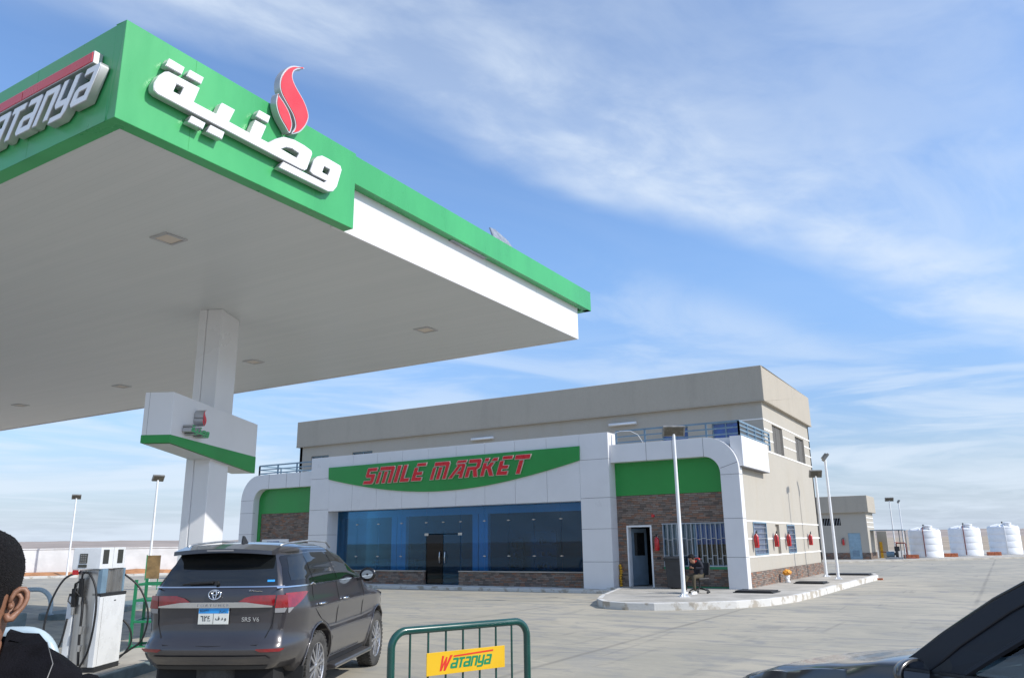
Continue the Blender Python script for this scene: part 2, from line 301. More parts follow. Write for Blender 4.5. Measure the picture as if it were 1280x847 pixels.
# ------------------------------------------------------------------ helpers
class MB:
    def __init__(s): s.b = bmesh.new()
    def box(s, x0, x1, y0, y1, z0, z1, rz=0, piv=None):
        r = bmesh.ops.create_cube(s.b, size=1)
        for v in r['verts']:
            v.co = Vector(((x0+x1)/2 + v.co.x*(x1-x0), (y0+y1)/2 + v.co.y*(y1-y0), (z0+z1)/2 + v.co.z*(z1-z0)))
        if rz:
            p = Vector(piv) if piv else Vector(((x0+x1)/2, (y0+y1)/2, 0)); bmesh.ops.rotate(s.b, verts=r['verts'], cent=p, matrix=Matrix.Rotation(rz, 3, 'Z'))
        return r['verts']
    def bar(s, a, b, w, h=None, up=(0, 0, 1)):
        a, b = Vector(a), Vector(b); h = h or w; d = b-a; L = d.length; d.normalize(); up = Vector(up)
        if abs(d.dot(up)) > .99: up = Vector((1, 0, 0))
        x = d.cross(up).normalized(); y = x.cross(d)
        r = bmesh.ops.create_cube(s.b, size=1)
        for v in r['verts']: v.co = (a+b)/2 + d*(v.co.z*L) + x*(v.co.x*w) + y*(v.co.y*h)
        return r['verts']
    def cyl(s, a, b, r1, r2=None, n=16, caps=True):
        a, b = Vector(a), Vector(b); r2 = r1 if r2 is None else r2; d = (b-a); L = d.length
        q = d.to_track_quat('Z', 'Y').to_matrix()
        r = bmesh.ops.create_cone(s.b, cap_ends=caps, cap_tris=False, segments=n, radius1=r1, radius2=r2, depth=L)
        for v in r['verts']: v.co = q @ v.co + (a+b)/2
        return r['verts']
    def tube(s, pts, r, n=8, closed=False):
        pts = [Vector(p) for p in pts]; rings = []; m = len(pts); prev = None
        for i, p in enumerate(pts):
            if closed: t = pts[(i+1) % m]-pts[i-1]
            else: t = pts[min(i+1, m-1)]-pts[max(i-1, 0)]
            t.normalize()
            if prev is None: x = t.orthogonal().normalized()
            else: x = (prev - t*prev.dot(t)).normalized()
            prev = x; y = t.cross(x); rr = r[i] if isinstance(r, (list, tuple)) else r
            rings.append([s.b.verts.new(p + (x*math.cos(2*math.pi*k/n)+y*math.sin(2*math.pi*k/n))*rr) for k in range(n)])
        for i in range(m if closed else m-1):
            A, B = rings[i], rings[(i+1) % m]
            for k in range(n): s.b.faces.new((A[k], A[(k+1) % n], B[(k+1) % n], B[k]))
        if not closed: s.b.faces.new(rings[0][::-1]); s.b.faces.new(rings[-1])
    def loft(s, rings, closed=True, caps=True):
        R_ = [[s.b.verts.new(Vector(p)) for p in r] for r in rings]; n = len(R_[0])
        for i in range(len(R_)-1):
            for k in range(n if closed else n-1): s.b.faces.new((R_[i][k], R_[i][(k+1) % n], R_[i+1][(k+1) % n], R_[i+1][k]))
        if caps and closed: s.b.faces.new(R_[0][::-1]); s.b.faces.new(R_[-1])
    def lathe(s, prof, c=(0, 0, 0), n=24, axis='Z', caps=True):
        def P(r, h, k):
            a = 2*math.pi*k/n; x, y = r*math.cos(a), r*math.sin(a); c_ = Vector(c)
            return c_ + (Vector((x, y, h)) if axis == 'Z' else Vector((x, h, y)) if axis == 'Y' else Vector((h, x, y)))
        s.loft([[P(r, h, k) for k in range(n)] for r, h in prof], True, caps)
    def prism(s, poly, f0, f1):
        """poly of (a,b); f0/f1 map (a,b) to the two end points"""
        A = [s.b.verts.new(Vector(f0(*p))) for p in poly]; B = [s.b.verts.new(Vector(f1(*p))) for p in poly]; n = len(A)
        s.b.faces.new(A); s.b.faces.new(B[::-1])
        for i in range(n): s.b.faces.new((A[i], B[i], B[(i+1) % n], A[(i+1) % n]))
    def grid(s, rows):
        V = [[s.b.verts.new(Vector(p)) for p in r] for r in rows]
        for i in range(len(V)-1):
            for j in range(len(V[0])-1): s.b.faces.new((V[i][j], V[i][j+1], V[i+1][j+1], V[i+1][j]))
    def wall(s, axis, c0, c1, u0, u1, z0, z1, holes):
        """wall slab, normal along axis ('X' or 'Y') between c0 and c1, with rectangular holes (u0,u1,z0,z1)"""
        us = sorted({u0, u1, *[h[0] for h in holes], *[h[1] for h in holes]}); zs = sorted({z0, z1, *[h[2] for h in holes], *[h[3] for h in holes]})
        us = [u for u in us if u0 <= u <= u1]; zs = [z for z in zs if z0 <= z <= z1]
        P = (lambda u, c, z: (c, u, z)) if axis == 'X' else (lambda u, c, z: (u, c, z))
        sol = lambda i, j: 0 <= i < len(us)-1 and 0 <= j < len(zs)-1 and not any(h[0] < (us[i]+us[i+1])/2 < h[1] and h[2] < (zs[j]+zs[j+1])/2 < h[3] for h in holes)
        q = lambda *p: s.b.faces.new([s.b.verts.new(Vector(x)) for x in p])
        for i in range(len(us)-1):
            for j in range(len(zs)-1):
                if not sol(i, j): continue
                a, b, z, w = us[i], us[i+1], zs[j], zs[j+1]
                for c in (c0, c1): q(P(a, c, z), P(b, c, z), P(b, c, w), P(a, c, w))
                if not sol(i-1, j): q(P(a, c0, z), P(a, c1, z), P(a, c1, w), P(a, c0, w))
                if not sol(i+1, j): q(P(b, c0, z), P(b, c1, z), P(b, c1, w), P(b, c0, w))
                if not sol(i, j-1): q(P(a, c0, z), P(a, c1, z), P(b, c1, z), P(b, c0, z))
                if not sol(i, j+1): q(P(a, c0, w), P(a, c1, w), P(b, c1, w), P(b, c0, w))
    def build(s, name, m, parent=None, bevel=0, smooth=False, auto=None, world=False, tf=None, recalc=True, dbl=True):
        if dbl: bmesh.ops.remove_doubles(s.b, verts=s.b.verts, dist=1e-5)
        if recalc: bmesh.ops.recalc_face_normals(s.b, faces=s.b.faces)
        if tf is not None: bmesh.ops.transform(s.b, matrix=tf, verts=s.b.verts)
        me = bpy.data.meshes.new(name); s.b.to_mesh(me); s.b.free(); me.materials.append(M[m] if isinstance(m, str) else m)
        return link(name, me, parent, bevel, smooth, auto, world)
def link(name, me, parent=None, bevel=0, smooth=False, auto=None, world=False):
    o = bpy.data.objects.new(name, me); COL.objects.link(o)
    if smooth or auto:
        for p in me.polygons: p.use_smooth = True
        if auto: me.set_sharp_from_angle(angle=R(auto))
    if bevel:
        md = o.modifiers.new('bevel', 'BEVEL'); md.width = bevel; md.segments = 2; md.limit_method = 'ANGLE'; md.angle_limit = R(40)
    if parent:
        o.parent = parent
        if world: o.matrix_parent_inverse = wm(parent).inverted()
    return o
def wm(o):
    b = o.matrix_basis
    return (wm(o.parent) @ o.matrix_parent_inverse @ b) if o.parent else b.copy()
def thing(name, label, cat, loc=(0, 0, 0), rz=0, group=None):
    o = bpy.data.objects.new(name, None); COL.objects.link(o); o.location = loc; o.rotation_euler = (0, 0, rz); o.empty_display_size = .2
    o['label'] = label; o['category'] = cat
    if group: o['group'] = group
    return o
def tag(o, label, cat, group=None):
    o['label'] = label; o['category'] = cat
    if group: o['group'] = group
    return o
def structure(o): o['kind'] = 'structure'; return o
def copy_tree(o, parent=None):
    c = o.copy(); COL.objects.link(c); c.parent = parent
    if parent: c.matrix_parent_inverse = o.matrix_parent_inverse.copy()
    for ch in [x for x in ALLCH(o)]: copy_tree(ch, c)
    return c
def ALLCH(o): return [x for x in bpy.data.objects if x.parent == o]
def Bx(name, m, parent, x0, x1, y0, y1, z0, z1, bevel=0, world=False):
    b = MB(); b.box(x0, x1, y0, y1, z0, z1); return b.build(name, m, parent, bevel, world=world)
def shape2d(polys, depth, bevel=0):
    """flat outlines (with holes by even-odd) extruded to depth; lies in XY, z from 0 to depth"""
    cu_ = bpy.data.curves.new('tmp', 'CURVE'); cu_.dimensions = '2D'; cu_.fill_mode = 'BOTH'; cu_.extrude = depth/2; cu_.bevel_depth = bevel
    for p in polys:
        sp = cu_.splines.new('POLY'); sp.points.add(len(p)-1); sp.use_cyclic_u = True
        for i, q in enumerate(p): sp.points[i].co = (q[0], q[1], 0, 1)
    o = bpy.data.objects.new('tmp', cu_); COL.objects.link(o)
    me = bpy.data.meshes.new_from_object(o.evaluated_get(bpy.context.evaluated_depsgraph_get())); bpy.data.objects.remove(o); bpy.data.curves.remove(cu_)
    me.transform(Matrix.Translation((0, 0, depth/2))); me.materials.clear(); return me
def text_mesh(txt, size, depth=.002, shear=0, align='CENTER', bold=0):
    c = bpy.data.curves.new('tmp', 'FONT'); c.body = txt; c.size = size; c.extrude = depth/2; c.shear = shear; c.align_x = align; c.align_y = 'CENTER'; c.offset = bold
    o = bpy.data.objects.new('tmp', c); COL.objects.link(o)
    me = bpy.data.meshes.new_from_object(o.evaluated_get(bpy.context.evaluated_depsgraph_get())); bpy.data.objects.remove(o); bpy.data.curves.remove(c)
    me.materials.clear(); return me
def place(me, name, m, parent, origin, ax, ay, world=True, bevel=0):
    """map mesh XY onto axes ax, ay at origin (normal ax x ay)"""
    ax, ay = Vector(ax).normalized(), Vector(ay).normalized(); az = ax.cross(ay)
    mm = Matrix((ax, ay, az)).transposed().to_4x4(); mm.translation = Vector(origin); me.transform(mm)
    me.materials.append(M[m] if isinstance(m, str) else m); return link(name, me, parent, world=world, bevel=bevel)
def smooth_poly(p, n=4):
    out = []; k = len(p)
    for i in range(k):
        a, b, c, d = [Vector(p[(i+j) % k]) for j in (-1, 0, 1, 2)]
        for t in range(n):
            t /= n; out.append(tuple(.5*((2*b)+(-a+c)*t+(2*a-5*b+4*c-d)*t*t+(-a+3*b-3*c+d)*t**3)))
    return out
def arc(cx, cy, r, a0, a1, n=10): return [(cx+r*math.cos(R(a0+(a1-a0)*i/n)), cy+r*math.sin(R(a0+(a1-a0)*i/n))) for i in range(n+1)]
# ================================================================== setting
b = MB(); n = 96
rings = [[(r*math.cos(2*math.pi*k/n), r*math.sin(2*math.pi*k/n), -.03) for k in range(n)] for r in (1, 60, 400, 2500, 9000)]
b.loft(rings, True, False); structure(b.build('desert', 'desert'))
b = MB(); b.grid([[(x, y, 0) for x in (-52, -20, 10, 60)] for y in (-30, 0, 30, 60, 100)]); structure(b.build('forecourt', 'ground'))
# far low plateau all round the horizon
b = MB(); rows = [[], [], [], []]
for k in range(241):
    a = R(-10 + 200*k/240); c, s = math.cos(a), math.sin(a)
    h = 34 + 16*noise.noise(Vector((a*5, 0, 0))) + 5*noise.noise(Vector((a*31, 2, 0)))
    for i, (r, z) in enumerate(((3200, -6), (4200, h*.85), (4500, h), (6500, h*1.3))): rows[i].append((r*c, r*s, z))
b.grid(rows); structure(b.build('hills', 'hills', smooth=True))

def slab(name, top, z1, m, mtop=None, bev=.02):
    bb = MB(); bb.prism(top, lambda x, y: (x, y, z1), lambda x, y: (x, y, -.05)); return bb.build(name, m, bevel=bev)
outer = [(-12.3, 26.38)] + [(-11.75, 26.2), (-11.2, 24.2), (-10.75, 22.6), (-10.2, 21.2), (-9.6, 20.35), (-8.85, 20.1), (-8.1, 20.25), (-7.2, 20.8), (-6.35, 21.7), (-5.75, 22.8), (-5.4, 24.6), (-5.28, 27), (-5.22, 30), (-5.1, 34), (-4.95, 38.3), (-5.3, 40.2), (-7.0, 40.3), (-12.3, 40.3)]
def inset(poly, d):
    out = []; k = len(poly)
    for i in range(k):
        a, p, c = Vector(poly[i-1]), Vector(poly[i]), Vector(poly[(i+1) % k])
        n1 = Vector((-(p-a).y, (p-a).x)).normalized(); n2 = Vector((-(c-p).y, (c-p).x)).normalized(); nn = (n1+n2).normalized(); out.append(tuple(p+nn*d))
    return out
inn = inset(outer, .15)
b = MB(); ov = [Vector((*p, .19)) for p in outer]; iv = [Vector((*p, .19)) for p in inn]; bv = [Vector((*p, -.05)) for p in outer]
b.loft([iv, ov, bv], True, False); structure(b.build('sidewalk_kerb', 'kerb', bevel=.015))
structure(slab('sidewalk', inn, .192, 'walk', bev=0))
structure(Bx('shop_step', 'kerb', None, -27.6, -11.9, 25.95, 27.3, -.05, .12, .02))
plat = [(-60, 14), (-26, 47), (-12.14, 60.9), (-5.2, 69.2), (.99, 77.0), (9, 90), (30, 120), (-60, 120)]
plat = [(-40, 58.6), (-12.14, 60.9), (-11.2, 61.6), (-4.6, 69.6), (1.3, 77.0), (12, 90), (26, 106), (-40, 120)]
structure(slab('back_pavement', plat, .12, 'walk', bev=.02))
b = MB(); rr_ = random.Random(11)
rows = []
for i in range(60):
    t = i/59; x, y = -71+t*40, 3.5+t*54
    hh = .30+.10*noise.noise(Vector((x*.5, 0, 0)))+.08*noise.noise(Vector((x*2, 4, 0)))
    rows.append([(x+.80*o_, y-.6*o_, z_) for o_, z_ in ((1.3, -.02), (.9, .12+.1*noise.noise(Vector((x, 1, 0)))), (.45, hh*.9), (0, hh), (-.4, hh*.9), (-.9, 0))])
b.grid(rows); structure(b.build('earth_bank', 'orange_earth', smooth=True))
structure((lambda bb: (bb.bar((-68.5, 3.2, .06), (-28.5, 57.2, .06), .25, .16), bb.build('far_kerb', 'kerb', bevel=.02))[1])(MB()))

# perimeter wall, whitewashed
t = thing('perimeter_wall', 'long low whitewashed block wall on the desert edge behind the left lamp posts', 'wall', (-54, 28, 0))
b = MB(); b.bar((-72, 4, .85), (-30.75, 59, .85), .2, 1.7); b.build('block_face', 'whitewall', t, world=True)
b = MB(); b.bar((-72, 4, 1.73), (-30.75, 59, 1.73), .28, .06); b.build('coping', 'whitewall', t, world=True)

# ================================================================== shop building
B = thing('shop_building', 'two storey beige rendered shop with white panel arcade, green signs and blue glass front', 'shop building', (-20, 33, 0))
XL, XR, YF, YB = -32.8, -7.45, 31.0, 39.7
b = MB()
b.wall('Y', YF, YF+.2, XL, XR-.2, 4.95, 7.03, [(-31.9, -30.6, 5.35, 6.46), (-28.9, -27.5, 5.35, 6.48), (-11.62, -10.5, 5.25, 6.28), (-9.5, -8.42, 5.25, 6.32)])
b.wall('X', XR-.2, XR, YF, YB, 4.95, 7.03, [(32.35, 34.1, 5.11, 6.26), (36.5, 38.3, 5.1, 6.22)])
b.wall('X', XR-.2, XR, 26.8, YB, .15, 4.95, [(28.15, 29.95, 1.22, 2.36), (31.35, 31.95, 1.22, 2.3), (33.2, 34.55, 1.2, 2.32)])
b.box(XL, XR, YB-.2, YB, 0, 7.03); b.box(XL, XL+.2, YF, YB-.2, 0, 7.03)
b.box(XL+.2, XR-.2, YF+.2, YB-.2, 4.7, 4.93); b.box(XL+.2, XR-.2, YF+.2, YB-.2, 6.8, 7.0)
b.box(-31.75, -27.15, 27.0, 31, .1, 4.9)                       # left wing
b.box(-27.15, XR-.2, 27.1, 31.0, 4.72, 4.93)                   # terrace slab
b.box(-27.15, XR-.2, 30.98, 31.18, 0, 4.72)                    # rear wall of shop
b.box(-27.15, -26.95, 27.15, 31, 0, 4.72); b.box(-12.15, -11.98, 27.15, 31, 0, 4.72)
b.build('rendered_wall', 'plaster', B, world=True)
b = MB(); x0, x1, y0, y1 = XL-.15, XR+.15, YF-.15, YB+.12
b.box(x0, x1, y0, y0+.3, 7.03, 8.42); b.box(x0, x1, y1-.3, y1, 7.03, 8.42); b.box(x0, x0+.3, y0+.3, y1-.3, 7.03, 8.42); b.box(x1-.3, x1, y0+.3, y1-.3, 7.03, 8.42)
b.build('roof_parapet', 'band', B, .02, world=True)
b = MB(); b.box(x0-.012, x1+.012, y0-.012, y1+.012, 7.0, 7.035); b.build('parapet_drip', 'band', B, world=True)
# white painted stripes of the side wall
for z, ya, yb in ((6.31, 31, YB), (5.93, 31, 32.35), (5.93, 34.1, 36.5), (5.93, 38.3, YB), (5.52, 31, 32.35), (5.52, 34.1, 36.5), (5.52, 38.3, YB), (5.07, 30.2, YB),
                  (2.37, 26.97, YB), (1.78, 26.97, 28.15), (1.78, 29.95, 31.35), (1.78, 31.95, 33.2), (1.78, 34.55, YB), (1.19, 26.97, YB)):
    Bx('white_stripe', 'wplaster', B, XR, XR+.012, ya, yb, z-.025, z+.028, world=True)
Bx('white_stripe', 'wplaster', B, -8.4, XR, YF-.012, YF, 6.30, 6.345, world=True)
b = MB(); b.box(XR, XR+.03, 26.97, YB+.03, .15, .69); b.build('stone_plinth', 'brick', B, world=True)
# upper windows
for (xa, xb, za, zb, m) in ((-31.9, -30.6, 5.35, 6.46, 'glass_suv'), (-28.9, -27.5, 5.35, 6.48, 'glass_suv'), (-11.62, -10.5, 5.25, 6.28, 'glass_win'), (-9.5, -8.42, 5.25, 6.32, 'glass_win')):
    b = MB(); w = .05
    for q in ((xa, xb, za, za+w), (xa, xb, zb-w, zb), (xa, xa+w, za+w, zb-w), (xb-w, xb, za+w, zb-w), ((xa+xb)/2-.025, (xa+xb)/2+.025, za+w, zb-w)): b.box(q[0], q[1], YF+.08, YF+.13, q[2], q[3])
    f = b.build('window', 'steel_b', B, world=True); Bx('pane', m, f, xa+w, xb-w, YF+.11, YF+.12, za+w, zb-w, world=True)
for (ya, yb, za, zb) in ((32.35, 34.1, 5.11, 6.26), (36.5, 38.3, 5.1, 6.22)):
    b = MB()
    b.box(XR-.13, XR-.10, ya, yb, za, zb)
    k = int((zb-za)/.075)
    for i in range(k): b.box(XR-.10, XR-.075, ya+.06, yb-.06, za+.05+i*.072, za+.09+i*.072)
    for q in ((ya, ya+.06, za, zb), (yb-.06, yb, za, zb), ((ya+yb)/2-.03, (ya+yb)/2+.03, za, zb)): b.box(XR-.10, XR-.06, *q)
    b.build('shuttered_window', 'louvre', B, world=True)
for (ya, yb, za, zb) in ((28.15, 29.95, 1.22, 2.36), (33.2, 34.55, 1.2, 2.32)):
    b = MB(); w = .05
    for q in ((ya, yb, za, za+w), (ya, yb, zb-w, zb), (ya, ya+w, za+w, zb-w), (yb-w, yb, za+w, zb-w)): b.box(XR-.04, XR+.025, *q)
    f = b.build('window', 'steel_b', B, world=True)
    b = MB(); k = int((yb-ya)/.14)
    for i in range(1, k): b.box(XR-.02, XR-.005, ya+i*(yb-ya)/k-.012, ya+i*(yb-ya)/k+.012, za+w, zb-w)
    for i in range(1, 6): b.box(XR-.004, XR+.01, ya+w, yb-w, za+i*(zb-za)/6-.012, za+i*(zb-za)/6+.012)
    b.build('grille', 'galv', f, world=True); Bx('pane', 'greyfab', f, XR-.08, XR-.06, ya+w, yb-w, za+w, zb-w, world=True)
Bx('closed_hatch', 'band', B, XR-.12, XR-.10, 31.35, 31.95, 1.22, 2.3, world=True)
# ---- right wing front
WY0, WY1 = 26.95, 27.15
b = MB(); b.wall('Y', WY0, WY1, -12.02, XR-.2, .15, 3.36, [(-11.67, -10.71, .19, 2.3), (-10.32, -8.02, .89, 2.34)]); b.build('stone_front', 'brick', B, world=True)
Bx('green_panel', 'green_pl', B, -12.02, -7.9, 26.93, 27.15, 3.36, 4.72, .004, world=True)
def arch_piece(xo, xi, ytop, under, ro, ri, xe, sgn):
    """arcade frame: outer side at xo, inner side at xi, running to xe; sgn=+1 when the rounded corner is on the right"""
    o = [(xo, .15)] + ([(x, z) for x, z in arc(xo-sgn*ro, ytop-ro, ro, 0 if sgn > 0 else 180, 90, 14)]) + [(xe, ytop), (xe, under)]
    inner = arc(xi-sgn*ri, under-ri, ri, 90, 0 if sgn > 0 else 180, 10) + [(xi, .15)]
    return o+inner
pr = arch_piece(-7.33, -7.97, 5.2, 4.55, 1.12, .58, -12.02, 1)
b = MB(); b.prism(pr, lambda x, z: (x, 26.55, z), lambda x, z: (x, 26.95, z)); b.build('panel_arch', 'panel', B, .006, world=True)
jw = .012
b = MB()
for z in (1.2, 2.45, 3.9): b.box(-7.975, -7.325, 26.546, 26.7, z-jw/2, z+jw/2); b.box(-7.34, -7.326, 26.55, 26.95, z-jw/2, z+jw/2)
for x in (-10.6, -9.62, -8.5): b.box(x-jw/2, x+jw/2, 26.546, 26.7, 4.545, 5.2)
b.bar((-7.95, 26.549, 4.12), (-7.35, 26.549, 4.3), jw, jw)
b.build('panel_joint', 'panelb', B, world=True)
Bx('side_parapet', 'panel', B, XR-.15, -7.2, 26.72, 30.25, 4.17, 5.2, .006, world=True)
Bx('side_parapet_trim', 'panelb', B, XR-.15, -7.21, 26.73, 30.24, 4.145, 4.17, world=True)
b = MB(); b.box(-12.02, XR-.15, 26.95, 27.1, 4.72, 5.19); b.build('terrace_parapet', 'panel', B, world=True); Bx('terrace_parapet', 'panel', B, -31.5, -27.12, 27.0, 27.1, 4.72, 5.05, world=True)
# doorway
b = MB(); xa, xb, zt = -11.67, -10.71, 2.3
b.box(xa, xa+.06, 26.93, 27.2, .19, zt); b.box(xb-.06, xb, 26.93, 27.2, .19, zt); b.box(xa+.06, xb-.06, 26.93, 27.2, zt-.06, zt)
dframe = b.build('side_door', 'steel_w', B, .004, world=True)
b = MB(); b.box(-11.61, -10.99, 27.30, 27.335, .22, 2.2); lf = b.build('door_leaf', 'leafpaint', dframe, .004, world=True, tf=Matrix.Translation((-11.61, 27.2, 0)) @ Matrix.Rotation(R(50), 4, 'Z') @ Matrix.Translation((11.61, -27.3, 0)))
b = MB(); b.box(-11.50, -11.10, 27.285, 27.31, 1.25, 2.05); b.build('door_light', 'glass_suv', dframe, 0, world=True, tf=Matrix.Translation((-11.61, 27.2, 0)) @ Matrix.Rotation(R(50), 4, 'Z') @ Matrix.Translation((11.61, -27.3, 0)))
b = MB(); b.box(-11.98, -7.65, 28.9, 28.95, .15, 4.7); b.box(-10.5, -10.45, 27.15, 28.9, .15, 4.7); b.build('inner_partition', 'shade_black', B, world=True)
Bx('inner_cupboard', 'wood', B, -11.15, -10.75, 28.2, 28.7, .2, 1.25, world=True)
# barred window
xa, xb, za, zb = -10.32, -8.02, .89, 2.34
b = MB(); w = .05
for q in ((xa, xb, za, za+w), (xa, xb, zb-w, zb), (xa, xa+w, za+w, zb-w), (xb-w, xb, za+w, zb-w), ((xa+xb)/2-.03, (xa+xb)/2+.03, za+w, zb-w)): b.box(q[0], q[1], 27.0, 27.06, q[2], q[3])
win = b.build('barred_window', 'steel_b', B, world=True)
b = MB(); k = 13
for i in range(k+1):
    x = xa+.03+i*(xb-xa-.06)/k; b.bar((x, 26.935, za), (x, 26.935, zb), .022)
    if i < k:
        x2 = xa+.03+(i+1)*(xb-xa-.06)/k
        for z in ((1.78, 1.15) if i % 2 else (1.25, 1.82)): b.bar((x, 26.935, z), (x2, 26.935, z), .018)
for z in (za+.01, zb-.01): b.bar((xa, 26.935, z), (xb, 26.935, z), .03)
b.build('bar_grille', 'bargrey', win, world=True)
Bx('pane', 'glass_clear', win, xa+w, xb-w, 27.03, 27.035, za+w, zb-w, world=True)
def curtain(nm, m, x0, x1, z0, z1, y=27.09, amp=.02):
    bb = MB(); bb.grid([[(x0+(x1-x0)*i/80, y+amp*math.sin(i*.9)+amp*.6*math.sin(i*.37), z) for i in range(81)] for z in (z0, z1)]); return bb.build(nm, m, win, smooth=True, world=True)
curtain('curtain', 'greyfab', xa+.05, -9.13, za+.05, zb-.05); curtain('curtain', 'curtain', -9.17, xb-.05, 1.62, zb-.05)
Bx('window_sill_paint', 'rackgreen', B, xa, xb, 26.92, 26.95, .80, .885, world=True)
Bx('green_skirting', 'rackgreen', B, -9.9, -8.0, 26.92, 26.95, .19, .235, world=True)
b = MB()
for i in range(9): b.lathe([(0, 0), (.05+.02*random.random(), .03), (.06, .06), (0, .12)], (-11.96+.02*random.random(), 26.86+.05*random.random(), .18+i*.085), 8)
b.build('foam_seal', 'yfoam', B, smooth=True, world=True)
Bx('wall_socket', 'dark', B, -10.56, -10.42, 26.93, 26.95, 1.13, 1.21, world=True)
b = MB(); b.cyl((-10.62, 26.95, 2.62), (-10.62, 26.87, 2.62), .06, .05); b.build('alarm_bell', 'ext', B, world=True)
# ---- left wing arch
pl_ = arch_piece(-32.0, -31.1, 5.1, 4.42, 1.2, .6, -27.12, -1)
b = MB(); b.prism(pl_, lambda x, z: (x, 26.55, z), lambda x, z: (x, 27.0, z)); b.build('panel_arch', 'panel', B, .006, world=True)
b = MB()
for z in (1.2, 2.3, 3.3, 3.9): b.box(-32.005, -31.095, 26.546, 26.7, z-jw/2, z+jw/2)
for x in (-30.1, -28.9, -28.0): b.box(x-jw/2, x+jw/2, 26.546, 26.7, 4.415, 5.1)
b.build('panel_joint', 'panelb', B, world=True)
Bx('stone_front', 'brick', B, -30.9, -27.1, 26.93, 27.0, .15, 3.26, world=True)
Bx('green_panel', 'green_pl', B, -31.1, -27.1, 26.90, 27.0, 3.26, 4.5, .004, world=True)
Bx('green_panel', 'green_pl', B, -31.1, -30.9, 26.90, 27.0, .15, 3.26, world=True)
Bx('window', 'steel_w', B, -30.7, -28.9, 26.88, 26.95, 1.2, 2.05, world=True)
Bx('window', 'glass_win', B, -30.35, -29.5, 26.87, 26.9, 1.3, 1.96, world=True)
# ---- portal of flat panels with open joints
PX0, PX1, OX0, OX1, PT, OT = -27.12, -12.02, -25.95, -13.2, 5.67, 3.22
b = MB(); b.box(PX0+.02, OX0-.02, 26.43, 27.04, .12, PT-.02); b.box(OX1+.02, PX1-.02, 26.43, 27.2, .12, PT-.02); b.box(OX0-.02, OX1+.02, 26.43, 27.2, OT+.02, PT-.02)
b.build('portal_core', 'panelb', B, world=True)
b = MB(); g = .006
zs = [.12, 1.05, 2.2, 3.3, 4.7, PT]
for a_, c_ in zip(zs[:-1], zs[1:]):
    for xa, xb in ((PX0, OX0), (OX1, PX1)):
        b.box(xa, xb, 26.4, 26.425, a_+g, c_-g)
    b.box(PX1-.025, PX1, 26.43, 27.25, a_+g, c_-g); b.box(PX0, PX0+.025, 26.43, 27.25, a_+g, c_-g)
    if c_ <= 3.4:
        b.box(OX0-.02, OX0, 26.43, 27.2, a_+g, min(c_, OT)-g); b.box(OX1, OX1+.02, 26.43, 27.2, a_+g, min(c_, OT)-g)
cw = (OX1-OX0)/9
for i in range(9):
    b.box(OX0+i*cw+g, OX0+(i+1)*cw-g, 26.4, 26.425, OT, PT)
b.box(OX0, OX1, 26.43, 27.2, OT, OT+.02); b.box(PX0, PX1, 26.43, 27.25, PT-.02, PT)
b.build('portal_panels', 'panel', B, .003, world=True)
# green lens board
bow = [(-25.97, 5.17), (-13.17, 5.23), (-13.19, 4.70)]
for i in range(1, 30):
    s_ = i/30; x = -13.19+s_*(-25.95+13.19); zl = 4.70+(4.64-4.70)*s_; bow.append((x, zl-.82*math.sin(math.pi*s_)**.95))
bow.append((-25.95, 4.64))
b = MB(); b.prism(bow, lambda x, z: (x, 26.34, z), lambda x, z: (x, 26.4, z)); board = b.build('sign_board', 'green_pl', B, .004, world=True)
